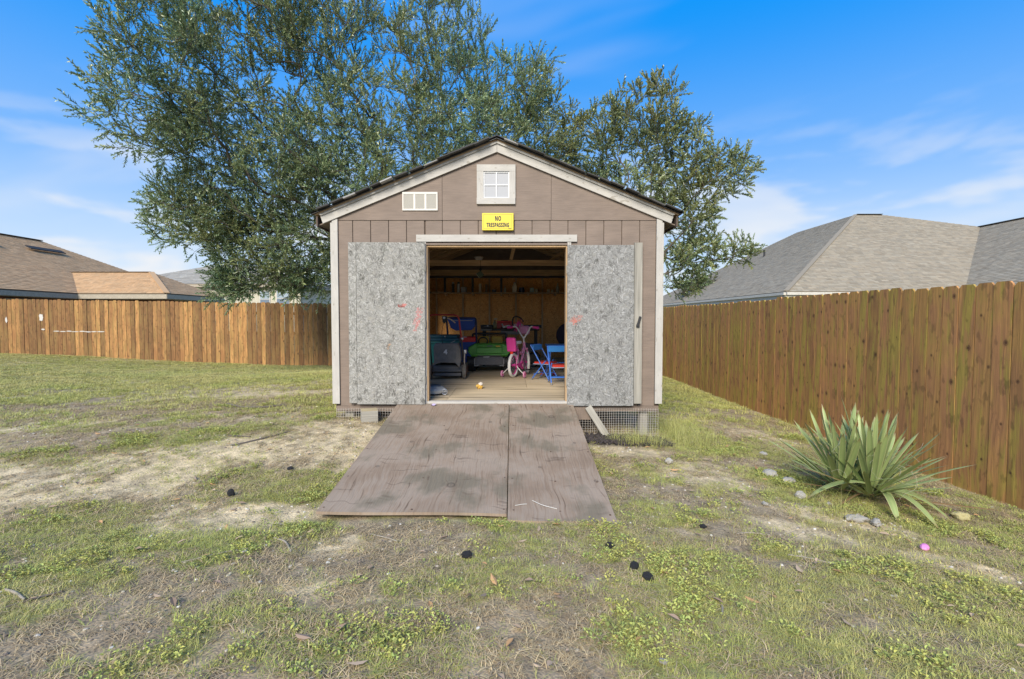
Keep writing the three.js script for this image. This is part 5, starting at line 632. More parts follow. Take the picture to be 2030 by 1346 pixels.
{ // work table with tools on it
  const t = thing('work_table', 'black work table against the rear wall crowded with tools', 'table', [-0.04, FY, -10.2]); const ty = 0.72;
  part('table_top', rbox(1.16, 0.04, 0.55, 0.01, [0, ty, 0]), std({ color: lin(0.03, 0.03, 0.032), map: speckT, roughness: 0.5 }), t); part('edge_strip', rbox(0.22, 0.035, 0.012, 0.004, [-0.47, ty, 0.278]), std({ color: lin(0.3, 0.3, 0.28), map: speckT, roughness: 0.7 }), t); part('drawer', rbox(0.36, 0.075, 0.4, 0.01, [0.0, ty - 0.06, 0.06]), std({ color: lin(0.22, 0.22, 0.22), roughness: 0.5 }), t); for (const x of [-0.52, 0.52]) for (const z of [-0.23, 0.23]) part('leg', rbox(0.045, ty - 0.02, 0.045, 0.006, [x, (ty - 0.02) / 2, z]), M.black, t);
  const y = FY + ty + 0.02;
  const tc = thing('tool_case', 'flat black tool case on the left end of the work table', 'tool case', [-0.50, y, -10.05]); part('case', rbox(0.24, 0.075, 0.18, 0.015, [0, 0.038, 0]), M.black, tc); part('latch', rbox(0.03, 0.02, 0.008, 0.003, [0.02, 0.05, 0.093]), M.steel, tc); part('handle', tube([[-0.05, 0.04, 0.09], [-0.05, 0.04, 0.115], [0.0, 0.04, 0.12], [0.05, 0.04, 0.115], [0.05, 0.04, 0.09]], 0.006, 16, 6), M.plasticGrey, tc);
  const sb = thing('spray_bottle', 'olive trigger bottle standing on the work table', 'bottle', [-0.34, y, -10.0]); part('bottle', new THREE.LatheGeometry([[0.001, 0], [0.036, 0], [0.038, 0.02], [0.037, 0.10], [0.015, 0.15], [0.014, 0.17], [0.001, 0.17]].map((p) => new THREE.Vector2(...p)), 18), std({ color: lin(0.17, 0.16, 0.06), roughness: 0.35 }), sb); part('trigger_head', [rbox(0.07, 0.03, 0.025, 0.008, [0.015, 0.19, 0]), bar([0.03, 0.18, 0], [0.035, 0.13, 0], 0.005)], tanFab, sb);
  const rb = thing('tool_box', 'red metal tool box on the work table', 'tool box', [-0.15, y, -10.2]); part('box', rbox(0.30, 0.12, 0.2, 0.01, [0, 0.06, 0]), std({ color: lin(0.55, 0.03, 0.03), roughness: 0.4 }), rb); part('lid', rbox(0.305, 0.03, 0.205, 0.01, [0, 0.135, 0]), redM, rb); part('carry_handle', bar([-0.07, 0.158, 0], [0.07, 0.158, 0], 0.008), M.black, rb);
  const dr = thing('hand_drill', 'white and black hand tool lying before the red tool box', 'tool', [-0.12, y, -9.99]); part('body', [bar([-0.06, 0.025, 0], [0.07, 0.06, 0], 0.024, 0.018), bar([0.07, 0.06, 0], [0.12, 0.02, 0.02], 0.01)], whiteM, dr); part('grip', bar([-0.05, 0.03, 0], [-0.08, 0.1, 0], 0.016), std({ color: lin(0.5, 0.5, 0.5), roughness: 0.5 }), dr); part('chuck', bar([-0.06, 0.025, 0], [-0.10, 0.016, 0], 0.014), M.black, dr);
  const cs = thing('chainsaw', 'red and white chainsaw standing on the work table', 'chainsaw', [0.13, y, -10.05]); part('motor', [rbox(0.2, 0.12, 0.18, 0.03, [0, 0.065, 0]), rbox(0.10, 0.06, 0.16, 0.02, [0.02, 0.15, 0])], std({ color: lin(0.62, 0.14, 0.08), roughness: 0.4 }), cs); part('side_cover', [rbox(0.15, 0.08, 0.02, 0.008, [-0.02, 0.055, 0.095]), new THREE.CylinderGeometry(0.03, 0.03, 0.02, 16).rotateX(Math.PI / 2).translate(0.05, 0.07, 0.1)], std({ color: lin(0.45, 0.43, 0.4), roughness: 0.5 }), cs); part('front_handle', tube([[-0.11, 0.04, 0.07], [-0.12, 0.16, 0.07], [-0.08, 0.235, 0.05], [0.02, 0.22, 0.0], [0.10, 0.14, -0.06]], 0.014, 26, 8), M.black, cs); part('guide_bar', [rbox(0.36, 0.06, 0.008, 0.003, [0.28, 0.045, 0.02])], M.black, cs);
}
{ // small engine on the floor
  const g = thing('generator', 'dark generator with a grey box tank standing behind the bicycle', 'generator', [0.36, FY, -9.35]); part('tank', rbox(0.17, 0.16, 0.22, 0.015, [-0.02, 0.40, 0]), std({ color: lin(0.10, 0.105, 0.11), map: speckT, roughness: 0.5 }), g); part('engine_block', [rbox(0.26, 0.2, 0.26, 0.03, [0.02, 0.2, 0]), new THREE.CylinderGeometry(0.08, 0.08, 0.3, 18).rotateX(Math.PI / 2).translate(0.02, 0.2, 0.02)], M.black, g); part('frame', [tube([[-0.17, 0.03, 0.16], [-0.17, 0.3, 0.16], [0.2, 0.32, 0.16], [0.2, 0.03, 0.16]], 0.012, 30, 6), bar([-0.17, 0.03, 0.16], [0.2, 0.03, 0.16], 0.012), bar([-0.17, 0.03, -0.16], [0.2, 0.03, -0.16], 0.012)], std({ color: lin(0.12, 0.12, 0.13), roughness: 0.4 }), g); for (const x of [-0.14, 0.16]) for (const z of [-0.16, 0.16]) part('foot', rbox(0.03, 0.025, 0.03, 0.006, [x, 0.0125, z]), M.rubber, g);
}
function kidChair(label, p, turn) {
  const c = thing('folding_chair', label, 'chair', p, turn, 'child sized folding chairs'), bl = blueM, w = 0.155;
  for (const s of [-1, 1]) { part('front_leg', tube([[s * w, 0.53, -0.16], [s * w, 0.30, -0.02], [s * w, 0.005, 0.155]], 0.0095, 16, 8), bl, c); part('rear_leg', bar([s * (w - 0.016), 0.30, 0.09], [s * (w - 0.016), 0.005, -0.15], 0.009), bl, c); }
  part('seat', rbox(0.27, 0.028, 0.27, 0.012, [0, 0.262, 0.02]), std({ color: lin(0.52, 0.035, 0.02), roughness: 0.45 }), c); part('seat_rim', [rbox(0.29, 0.012, 0.29, 0.005, [0, 0.244, 0.02])], std({ color: lin(0.3, 0.33, 0.45), roughness: 0.4 }), c);
  part('backrest', (() => { const g = rbox(0.30, 0.085, 0.016, 0.007, [0, 0.49, -0.125]); return g; })(), std({ color: lin(0.03, 0.19, 0.52), roughness: 0.4 }), c); part('cross_bar', [bar([-w, 0.10, 0.10], [w, 0.10, 0.10], 0.008), bar([-w, 0.09, -0.1], [w, 0.09, -0.1], 0.008), bar([-w, 0.53, -0.16], [w, 0.53, -0.16], 0.0095)], bl, c); for (const s of [-1, 1]) { part('foot_cap', bar([s * w, 0, 0.158], [s * w, 0.03, 0.143], 0.0125), M.plasticGrey, c); part('foot_cap', bar([s * (w - 0.016), 0, -0.152], [s * (w - 0.016), 0.03, -0.13], 0.012), M.plasticGrey, c); }
  return c;
}
kidChair('blue child\'s folding chair with red seat, the one turned sideways by the bicycle', [0.50, FY, -7.75], 1.05);
kidChair('blue child\'s folding chair with red seat half hidden by the right door', [0.69, FY, -7.22], 0.12);
{ // small table behind the chairs
  const t = thing('play_table', 'blue child\'s folding table behind the chairs inside the shed', 'table', [0.86, FY, -8.15]); part('table_top', rbox(0.62, 0.03, 0.6, 0.012, [0, 0.50, 0]), std({ color: lin(0.035, 0.16, 0.46), roughness: 0.4 }), t); for (const x of [-0.28, 0.28]) for (const z of [-0.26, 0.26]) part('leg', bar([x, 0, z], [x * 0.92, 0.49, z * 0.92], 0.01), blueM, t); part('cross_bar', [bar([-0.28, 0.2, 0.26], [0.28, 0.2, 0.26], 0.007), bar([-0.28, 0.2, -0.26], [0.28, 0.2, -0.26], 0.007)], blueM, t);
  const o = thing('desk_chair', 'dark navy padded chair back at the right edge of the doorway', 'chair', [1.08, FY, -9.6]); part('backrest', (() => { const g = new THREE.SphereGeometry(1, 28, 18); g.scale(0.24, 0.24, 0.06); g.translate(0, 0.62, 0); return g; })(), std({ color: lin(0.018, 0.015, 0.04), roughness: 0.8 }), o); part('seat', rbox(0.44, 0.07, 0.42, 0.03, [0, 0.36, 0.2]), navyM, o); part('column', bar([0, 0.06, 0.18], [0, 0.34, 0.18], 0.025), M.black, o); part('back_support', bar([0, 0.34, 0.05], [0, 0.6, -0.05], 0.018), M.black, o); for (let k = 0; k < 5; k++) { const a = k / 5 * 6.283; part('base_leg', bar([0, 0.07, 0.18], [Math.cos(a) * 0.24, 0.02, 0.18 + Math.sin(a) * 0.24], 0.018), M.black, o); }
}
{ // low appliance just inside the left jamb
  const a = thing('floor_appliance', 'low pale grey wheeled appliance just inside the left door jamb', 'appliance', [-1.0, FY, -6.2], -0.1); part('hull', (() => { const g = new THREE.SphereGeometry(1, 28, 16, 0, 6.283, 0, Math.PI / 2); g.scale(0.185, 0.062, 0.15); g.translate(0, 0.055, 0); return g; })(), std({ color: lin(0.42, 0.44, 0.46), map: speckT, roughness: 0.45 }), a); part('skirt', new THREE.CylinderGeometry(0.186, 0.165, 0.035, 32).scale(1, 1, 0.81).translate(0, 0.038, 0), std({ color: lin(0.55, 0.56, 0.56), roughness: 0.5 }), a); part('top_grille', new THREE.CylinderGeometry(0.10, 0.12, 0.02, 28).scale(1, 1, 0.7).translate(0.01, 0.112, 0), std({ color: lin(0.05, 0.07, 0.10), roughness: 0.35 }), a); part('base_plate', new THREE.CylinderGeometry(0.16, 0.16, 0.02, 28).scale(1, 1, 0.8).translate(0, 0.0105, 0), M.black, a); part('wheel', [new THREE.TorusGeometry(0.032, 0.007, 8, 20), ...[0, 1, 2, 3].map((k) => bar([Math.cos(k * 0.785) * 0.03, Math.sin(k * 0.785) * 0.03, 0], [-Math.cos(k * 0.785) * 0.03, -Math.sin(k * 0.785) * 0.03, 0], 0.003))].map((g) => g.rotateY(0.25).translate(0.185, 0.04, 0.06)), M.steel, a); part('valve', bar([-0.11, 0.08, 0.05], [-0.11, 0.16, 0.05], 0.016), tanFab, a);
}
function lump(seed, r0, sx, sy, sz, k = 0.28, det = 3) { const g = new THREE.IcosahedronGeometry(r0, det), p = g.attributes.position, nz = (x, y, z) => fbm(x * 2.2 + seed, y * 2.2 + z * 1.7, 3, seed) + 0.5 * fbm(z * 3 + seed, x * 3 - y, 3, seed + 9) - 0.75; for (let i = 0; i < p.count; i++) { const v = V(p.getX(i), p.getY(i), p.getZ(i)), u = v.clone().divideScalar(r0), f = 1 + k * nz(u.x, u.y, u.z) * 2; p.setXYZ(i, v.x * f * sx, v.y * f * sy, v.z * f * sz); } g.computeVertexNormals(); return g; }
single('plush_toy', [paint(lump(5, 0.04, 1, 0.85, 0.9), 0.55, 0.33, 0.06), paint(lump(6, 0.03, 1, 0.8, 1).translate(0.012, 0.032, 0.0), 0.6, 0.55, 0.5), paint(lump(7, 0.018, 1, 1, 1).translate(-0.03, 0.012, 0.03), 0.6, 0.4, 0.1)], std({ vertexColors: true, roughness: 0.85 }), 'small crumpled yellow and white toy on the shed floor', 'toy', [-0.43, FY + 0.03, -6.68]);
const toyCol = [[0.5, 0.1, 0.05], [0.55, 0.42, 0.08], [0.2, 0.4, 0.35], [0.5, 0.5, 0.45], [0.45, 0.05, 0.2]]; [[0.50, -8.35, 'orange'], [0.57, -8.2, 'yellow'], [0.64, -8.4, 'green'], [0.45, -8.6, 'white'], [0.70, -8.3, 'crimson']].forEach(([x, z, n], i) => single('toy_block', [rbox(0.06, 0.04, 0.05, 0.01, [0, 0.02, 0]), bar([0, 0.04, 0], [0, 0.055, 0], 0.016)], std({ color: lin(...toyCol[i]), roughness: 0.5 }), n + ' toy piece on the floor among the chair legs', 'toy', [x, FY, z], i));
single('paper_scrap', (() => { const g = new THREE.PlaneGeometry(0.055, 0.04, 4, 3), p = g.attributes.position; for (let i = 0; i < p.count; i++) p.setZ(i, 0.01 * Math.sin(p.getX(i) * 90 + p.getY(i) * 60)); g.rotateX(-Math.PI / 2); g.computeVertexNormals(); return g; })(), std({ color: lin(0.45, 0.37, 0.55), roughness: 0.8, side: THREE.DoubleSide }), 'lilac paper scrap at the top of the ramp', 'paper', [-0.86, 0.366, -5.5], 0.4);
// shelf goods
{
  const y = 1.9035, z = ZB + 0.27, can = (r, h) => new THREE.LatheGeometry([[0.001, 0], [r, 0], [r, 0.006], [r * 0.97, 0.01], [r * 0.97, h - 0.012], [r, h - 0.006], [r * 0.98, h], [0.001, h]].map((p) => new THREE.Vector2(...p)), 18), jug = (r, h) => new THREE.LatheGeometry([[0.001, 0], [r, 0], [r * 1.02, 0.02], [r, h * 0.68], [r * 0.45, h * 0.85], [r * 0.4, h], [0.001, h]].map((p) => new THREE.Vector2(...p)), 18);
  const sm = (c, ro = 0.45) => std({ color: lin(...c), roughness: ro });
  const put = (name, label, x, body, col, lid) => { const t = thing(name, label, name.includes('can') ? 'can' : name.includes('box') ? 'box' : 'bottle', [x, y, z]); part('body', body, sm(col), t); if (lid) part('cap', lid[0], sm(lid[1]), t); };
  put('spray_can', 'black spray can at the left of the wall shelf', -1.33, can(0.033, 0.2), [0.03, 0.03, 0.03], [bar([0, 0.2, 0], [0, 0.235, 0], 0.02), [0.4, 0.4, 0.4]]); put('spray_can', 'white spray can at the left of the wall shelf', -1.21, can(0.033, 0.2), [0.5, 0.5, 0.48], [bar([0, 0.2, 0], [0, 0.24, 0], 0.024), [0.1, 0.1, 0.1]]); put('paint_can', 'grey paint tin beside the white spray can on the shelf', -1.09, can(0.07, 0.12), [0.3, 0.3, 0.3], [bar([0, 0.1205, 0], [0, 0.126, 0], 0.06, 0.06, 18), [0.45, 0.45, 0.45]]);
  put('carton_box', 'narrow upright white carton on the wall shelf', -0.72, rbox(0.055, 0.2, 0.06, 0.004, [0, 0.1, 0]), [0.5, 0.46, 0.38]); put('carton_box', 'narrow dark upright carton on the wall shelf', -0.58, rbox(0.05, 0.19, 0.06, 0.004, [0, 0.095, 0]), [0.08, 0.05, 0.03]); put('paint_can', 'squat blue grey tin on the wall shelf', -0.40, can(0.05, 0.06), [0.1, 0.13, 0.17], [bar([0, 0.0605, 0], [0, 0.066, 0], 0.042, 0.042, 18), [0.3, 0.3, 0.3]]); put('glue_bottle', 'small pale bottle near the middle of the wall shelf', -0.16, jug(0.03, 0.13), [0.42, 0.42, 0.36], [bar([0, 0.13, 0], [0, 0.155, 0], 0.012), [0.2, 0.2, 0.2]]);
  put('oil_jug', 'large white plastic jug on the wall shelf', 0.06, [rbox(0.1, 0.15, 0.09, 0.02, [0, 0.076, 0]), new THREE.CylinderGeometry(0.022, 0.045, 0.06, 16).translate(0, 0.18, 0)], [0.62, 0.58, 0.46], [bar([0, 0.211, 0], [0, 0.235, 0], 0.024), [0.3, 0.3, 0.28]]); put('paint_can', 'dark navy tin right of the white jug on the shelf', 0.22, can(0.06, 0.11), [0.02, 0.03, 0.08], [bar([0, 0.1105, 0], [0, 0.116, 0], 0.052, 0.052, 18), [0.2, 0.2, 0.22]]);
  put('carton_box', 'pale green box on the right half of the shelf', 0.45, rbox(0.09, 0.11, 0.07, 0.004, [0, 0.055, 0]), [0.26, 0.36, 0.33]); put('glue_bottle', 'squat cream jar on the right half of the shelf', 0.55, can(0.035, 0.07), [0.5, 0.46, 0.33], [bar([0, 0.0705, 0], [0, 0.085, 0], 0.03, 0.03, 16), [0.35, 0.3, 0.1]]); put('glue_bottle', 'short white jar left of the lidded jars on shelf', 0.82, can(0.03, 0.06), [0.48, 0.46, 0.36], [bar([0, 0.0605, 0], [0, 0.08, 0], 0.027, 0.027, 16), [0.45, 0.42, 0.25]]); put('glue_bottle', 'tiny cream jar beside the short white jar', 0.91, can(0.027, 0.05), [0.5, 0.46, 0.34], [bar([0, 0.0505, 0], [0, 0.068, 0], 0.024, 0.024, 16), [0.35, 0.32, 0.2]]); put('glue_bottle', 'tall clear bottle at the right end of the wall shelf', 1.03, jug(0.035, 0.19), [0.3, 0.32, 0.26], [bar([0, 0.19, 0], [0, 0.215, 0], 0.014), [0.4, 0.36, 0.2]]);
  const saw = thing('hand_saw', 'hand saw lying on the left end of the wall shelf', 'saw', [-1.72, y, z + 0.02]); part('blade', prism([[-0.1, 0.004], [0.34, 0.03], [0.34, 0.042], [-0.1, 0.05]], 0.003).rotateX(-1.2), M.steel, saw); part('handle', rbox(0.1, 0.022, 0.09, 0.008, [-0.14, 0.012, 0]), M.lumberOld, saw);
  const bw = thing('loft_bowl', 'pale bowl resting on the joist above the doorway', 'bowl', [-0.60, 2.3725, -9.2]); part('bowl', new THREE.LatheGeometry([[0.001, 0], [0.05, 0], [0.075, 0.03], [0.08, 0.055], [0.074, 0.055], [0.045, 0.008], [0.001, 0.006]].map((p) => new THREE.Vector2(...p)), 24), sm([0.45, 0.43, 0.4]), bw); part('folded_cloth', lump(12, 0.05, 1, 0.4, 1).translate(0, 0.05, 0), sm([0.3, 0.3, 0.32], 0.9), bw);
  const lp = thing('hanging_tag', 'green and white tag hanging from the front joist on a cord', 'tag', [-0.57, 2.27, -9.17]); part('cord', bar([0, -0.07, 0], [0, 0.1, 0], 0.003), M.black, lp); part('hook', new THREE.SphereGeometry(0.025, 12, 10).translate(0, -0.07, 0), M.black, lp); part('tag_board', rbox(0.10, 0.10, 0.014, 0.004, [-0.005, -0.155, 0.005], [0, 0.2, 0.65]), sm([0.07, 0.11, 0.075]), lp); part('white_edge', rbox(0.014, 0.10, 0.016, 0.003, [-0.046, -0.183, 0.005], [0, 0.2, 0.65]), sm([0.6, 0.6, 0.5]), lp);
}
// ---------------------------------------------------------------- small things in the yard
const rockM = std({ color: lin(0.60, 0.57, 0.50), map: again(speckT, 4, 4), bumpMap: again(speckB, 4, 4), bumpScale: 0.004, roughness: 0.95 });
const coalM = std({ color: lin(0.022, 0.022, 0.025), bumpMap: again(speckB, 6, 6), bumpScale: 0.006, roughness: 0.85 });
function ball(name, label, cat, x, z, r0, sx, sy, sz, mat, seed, k, group) { if (cat === 'charcoal') r0 *= 0.95; const g = lump(seed, r0, sx, sy, sz, k); const m = single(name, g, mat, label, cat, [x, G(x, z) + r0 * sy * 0.75 + 0.006, z], seed, group); return m; }
ball('stone', 'pale stone left of the yucca, nearest its lower leaves', 'stone', 2.22, -3.83, 0.034, 1.1, 0.9, 0.9, rockM, 21, 0.3); ball('stone', 'flat pale stone in front of the yucca', 'stone', 2.37, -3.42, 0.05, 1.5, 0.5, 0.8, rockM, 22, 0.35); ball('stone', 'pale broken stone touching the flat one before the yucca', 'stone', 2.47, -3.37, 0.036, 1.2, 0.7, 0.8, rockM, 23, 0.4);
ball('stone', 'grey stone tucked under the left leaves of the yucca', 'stone', 2.25, -4.35, 0.05, 1.2, 0.7, 0.9, rockM, 24, 0.3); ball('stone', 'second grey stone under the yucca, touching its leaves', 'stone', 2.33, -4.2, 0.045, 1.1, 0.7, 0.9, rockM, 25, 0.3); ball('stone', 'small round pale pebble left of the yucca', 'stone', 2.37, -3.72, 0.016, 1, 0.8, 1, rockM, 26, 0.25); ball('stone', 'small angular white stone far left of the yucca', 'stone', 1.83, -3.6, 0.022, 1.3, 0.6, 0.8, rockM, 27, 0.4); ball('stone', 'tan stone between the yucca and the right fence', 'stone', 3.25, -3.6, 0.045, 1.2, 0.7, 1, std({ color: lin(0.45, 0.40, 0.20), bumpMap: speckB, bumpScale: 0.004, roughness: 0.95 }), 28, 0.3);
ball('stone', 'lone pale stone right of the ramp', 'stone', 1.42, -4.52, 0.035, 1.1, 0.85, 0.9, rockM, 29, 0.3); ball('stone', 'pale stone at the foot of the right fence behind the yucca', 'stone', 2.62, -5.2, 0.035, 1.4, 0.5, 0.9, rockM, 30, 0.3); ball('stone', 'whitish rock chip at the bottom edge of the yard', 'stone', 0.57, -1.86, 0.015, 1.2, 0.6, 1, rockM, 31, 0.4);
ball('charcoal', 'black lump of charcoal lying in front of the ramp', 'charcoal', -0.245, -2.68, 0.027, 1.1, 0.85, 0.9, coalM, 41, 0.3); ball('charcoal', 'black lump on the bare sand left of the ramp', 'charcoal', -2.02, -3.58, 0.027, 0.95, 1.05, 0.9, coalM, 42, 0.3); ball('charcoal', 'black flat lump beside the left edge of the ramp', 'charcoal', -1.80, -4.05, 0.026, 1.3, 0.6, 0.9, coalM, 43, 0.3); ball('charcoal', 'black lump nearest the right corner of the ramp foot', 'charcoal', 0.55, -2.80, 0.024, 1.1, 0.8, 0.9, coalM, 44, 0.3); ball('charcoal', 'upper of two black lumps in the grass right of centre', 'charcoal', 0.635, -2.57, 0.026, 1.1, 0.8, 0.9, coalM, 45, 0.3); ball('charcoal', 'lower of two black lumps in the grass right of centre', 'charcoal', 0.675, -2.46, 0.027, 1.2, 0.8, 0.9, coalM, 46, 0.35); ball('charcoal', 'small black lump far right of the ramp foot', 'charcoal', 1.20, -3.12, 0.02, 1.2, 0.7, 0.9, coalM, 47, 0.3);
ball('pink_toy', 'pink plastic toy lying in the grass near the right fence', 'toy', 2.48, -2.98, 0.038, 1.15, 0.45, 0.62, std({ color: lin(0.72, 0.25, 0.55), roughness: 0.5 }), 51, 0.15);
{ const b = thing('wood_block', 'short cream wooden block standing beside the ramp under the left door', 'block', [-1.545, G(-1.545, -5.42) - 0.01, -5.42], 0.35); part('block', bx(-0.085, 0.085, 0, 0.135, -0.08, 0.08, 0), M.greyWood, b); part('cut_face', bx(-0.0845, 0.0845, 0.1355, 0.1395, -0.0795, 0.0795, 0), M.endWood, b); }
// dry sticks
const stickM = std({ color: lin(0.42, 0.38, 0.32), map: grain, roughness: 0.9 }), stickD = std({ color: lin(0.12, 0.10, 0.085), roughness: 0.9 });
function stick(label, pts, r0, mat, onRamp) { const P = pts.map(([x, z, h]) => V(x, (h ?? G(x, z)) + r0 * 1.1 + 0.004, z)); const o = P[0].clone(); return single('stick', tube(P.map((p) => p.clone().sub(o)), r0, 22, 6), mat, label, 'stick', o.toArray()); }
stick('pale bent twig left of the ramp foot', [[-1.40, -2.92], [-1.32, -2.88], [-1.26, -2.80], [-1.22, -2.74]], 0.006, stickM); stick('pale stick lying at the left edge of the yard', [[-2.42, -2.36], [-2.34, -2.33], [-2.24, -2.27]], 0.007, stickM); stick('dark stick crossing the pale one at the left edge', [[-2.30, -2.20], [-2.20, -2.29], [-2.13, -2.34]], 0.005, stickD); stick('long thin pale twig in the grass below the sand patch', [[-1.75, -2.62], [-1.58, -2.73], [-1.48, -2.78]], 0.004, stickM);
stick('pale twig lying right of centre in the foreground', [[0.92, -2.16], [0.95, -2.23], [0.965, -2.33]], 0.005, stickM); stick('long pale twig on the soil below the yucca', [[1.55, -2.78], [1.65, -2.74], [1.80, -2.66]], 0.005, stickM); stick('short pale twig on the sand left of the yucca', [[1.38, -3.05], [1.48, -3.07], [1.58, -3.04]], 0.005, stickM);
stick('dark branch lying on the far left sand', [[-3.75, -6.6], [-3.4, -6.3], [-3.1, -6.25], [-2.9, -6.4]], 0.012, stickD); stick('dark twig on the sand band left of the ramp', [[-2.55, -4.55], [-2.35, -4.75], [-2.2, -4.95]], 0.006, stickD); stick('short dark twig at the upper edge of the sand band', [[-2.75, -4.85], [-2.6, -4.8], [-2.5, -4.78]], 0.006, stickD); stick('straw stem fallen in front of the ramp foot', [[-0.86, -2.98], [-0.74, -2.92], [-0.66, -2.86]], 0.004, stickM);
stick('white stem lying across the foot of the right ramp sheet', [[0.14, -3.42, 0.05], [0.21, -3.35, 0.043], [0.30, -3.32, 0.03]], 0.0019, std({ color: lin(0.62, 0.6, 0.55), roughness: 0.7 })); stick('short white stem on the ramp near the seam', [[0.02, -3.34, 0.045], [0.07, -3.36, 0.046], [0.10, -3.37, 0.044]], 0.0019, std({ color: lin(0.62, 0.6, 0.55), roughness: 0.7 }));

// ---------------------------------------------------------------- grass, weeds, straw and fallen leaves
const rampTop = (x, z) => x > -1.30 && x < 0.70 && z < -3.15;
const blocked = (x, z) => rampTop(x, z) && z > -5.7 || (x > XL - 0.02 && x < XR + 0.02 && z < ZF && z > ZB);
function scatter(name, label, kinds, mat, n, seed, place, colour) {
  const r = rng(seed), lists = kinds.map(() => []); let tries = 0; while (tries < n) { tries++; const p = place(r); if (!p) continue; lists[Math.floor(r() * kinds.length)].push(p); }
  const holder = new THREE.Group(); holder.name = name; tag(holder, label, null, null, 'stuff'); scene.add(holder); const mt = new THREE.Matrix4(), q = new THREE.Quaternion(), e = new THREE.Euler(), s = V(1, 1, 1), c = new THREE.Color(); let total = 0;
  kinds.forEach((g, k) => { const L = lists[k], im = new THREE.InstancedMesh(g, mat, L.length); im.name = name; im.userData.kind = 'stuff'; im.castShadow = im.receiveShadow = true; L.forEach((p, i) => { e.set(p.tx || 0, r() * 6.283, p.tz || 0, 'YXZ'); q.setFromEuler(e); s.set(p.s, p.s * (p.h || 1), p.s); mt.compose(V(p.x, G(p.x, p.z) + (p.up || 0), p.z), q, s); im.setMatrixAt(i, mt); colour(c, p, r); im.setColorAt(i, c); }); total += L.length; holder.add(im); }); console.log(name, total);
}
function tuftGeo(seed, n, H, spread, W, lean) { const r = rng(seed), o = []; for (let k = 0; k < n; k++) { const az = r() * 6.283, d = spread * Math.sqrt(r()), h = H * (0.45 + 0.75 * r()), ln = lean * (0.4 + r()), w = W * (0.7 + 0.6 * r()), dx = Math.cos(az), dz = Math.sin(az), a2 = az + (r() - 0.5) * 1.5, bx0 = Math.cos(a2) * d, bz0 = Math.sin(a2) * d; const f = 0.75 + 0.5 * r(); const g = blade(3, (t) => { const y = h * (t - 0.25 * ln * t * t), out = h * ln * t * t * 1.1, ww = w * (1 - t * 0.95) / 2; return [[bx0 + dx * out - dz * ww, y, bz0 + dz * out + dx * ww], [bx0 + dx * out + dz * ww, y, bz0 + dz * out - dx * ww]]; }); o.push(paint(g, f, f, f * 0.9)); } return merge(o); }
function weedGeo(seed, n, L, W) { const r = rng(seed), o = []; for (let k = 0; k < n; k++) { const az = k * 2.4 + r(), g = leafGeo(L * (0.6 + 0.6 * r()), W * (0.7 + 0.5 * r()), 0.003), f = 0.75 + 0.5 * r(); g.rotateX(-0.25 - 0.6 * r()); g.translate(0, 0.004 + 0.025 * r(), 0.012 * r()); g.rotateY(az); g.translate((r() - 0.5) * 0.05, 0, (r() - 0.5) * 0.05); o.push(paint(g, f, f, f * 0.85)); } return merge(o); }
function strawGeo(seed, n, L) { const r = rng(seed), o = []; for (let k = 0; k < n; k++) { const az = r() * 6.283, dx = Math.cos(az), dz = Math.sin(az), x = (r() - 0.5) * 0.08, z = (r() - 0.5) * 0.08, l = L * (0.4 + 0.8 * r()), hh = 0.003 + 0.011 * r(), cv = (r() - 0.5) * 0.5, f = 0.6 + 0.7 * r(); const g = blade(3, (t) => { const u = (t - 0.5) * l, s = cv * l * (t - 0.5) * (t - 0.5), w = 0.0010; return [[x + dx * u - dz * (s + w), 0.003 + hh * Math.sin(t * 3), z + dz * u + dx * (s + w)], [x + dx * u - dz * (s - w), 0.003 + hh * Math.sin(t * 3), z + dz * u + dx * (s - w)]]; }); o.push(paint(g, f, f, f)); } return merge(o); }
const grassM = new THREE.MeshPhysicalMaterial({ color: lin(1, 1, 1), vertexColors: true, roughness: 0.7, transmission: 0.2, thickness: 0, side: THREE.DoubleSide });
const strawM = std({ color: lin(1, 1, 1), vertexColors: true, roughness: 0.85, side: THREE.DoubleSide });
const spot = (r, d0, d1, side = 1.18) => { // even over the ground the picture sees, with a margin
  const d = Math.sqrt(mix(d0 * d0, d1 * d1, r())), x = (r() * 2 - 1) * d * side, z = -d; if (x > 3.95 || blocked(x, z)) return null; if (z < mix(-16.75, -14, (x + 21.5) / 25.4) + 0.05) return null; return { x, z, d }; };
const grassCol = (c, p, r) => { const dry = clamp(0.55 * fbm(p.x * 1.3 + 8, p.z * 1.3, 3, 301) * 1.6 - 0.04 + 0.6 * (r() - 0.5) + 0.22 * ss(7, 11, -p.z)), v = 0.8 + 0.4 * r(); c.setRGB(mix(0.32, 0.50, dry) * v, mix(0.37, 0.44, dry) * v, mix(0.085, 0.18, dry) * v); };
const lively = (c, p, r) => { const v = 0.75 + 0.5 * r(), y = r(); c.setRGB(mix(0.28, 0.40, y) * v, mix(0.345, 0.385, y) * v, 0.11 * v); };
const T1 = [1, 2, 3, 4].map((k) => tuftGeo(k, 13, 0.027, 0.034, 0.0025, 1.3)), T2 = [5, 6, 7].map((k) => tuftGeo(k, 16, 0.055, 0.07, 0.0055, 0.9)), T3 = [8, 9].map((k) => tuftGeo(k, 9, 0.2, 0.06, 0.0024, 0.9));
scatter('short_grass', 'patchy short grass growing over the near yard', T1, grassM, 120000, 11, (r) => { const p = spot(r, 1.0, 6.2); if (!p || r() > coverAt(p.x, p.z) * 0.95 + 0.04) return null; p.s = 0.6 + 0.7 * r(); p.h = 0.6 + 0.6 * r(); return p; }, grassCol);
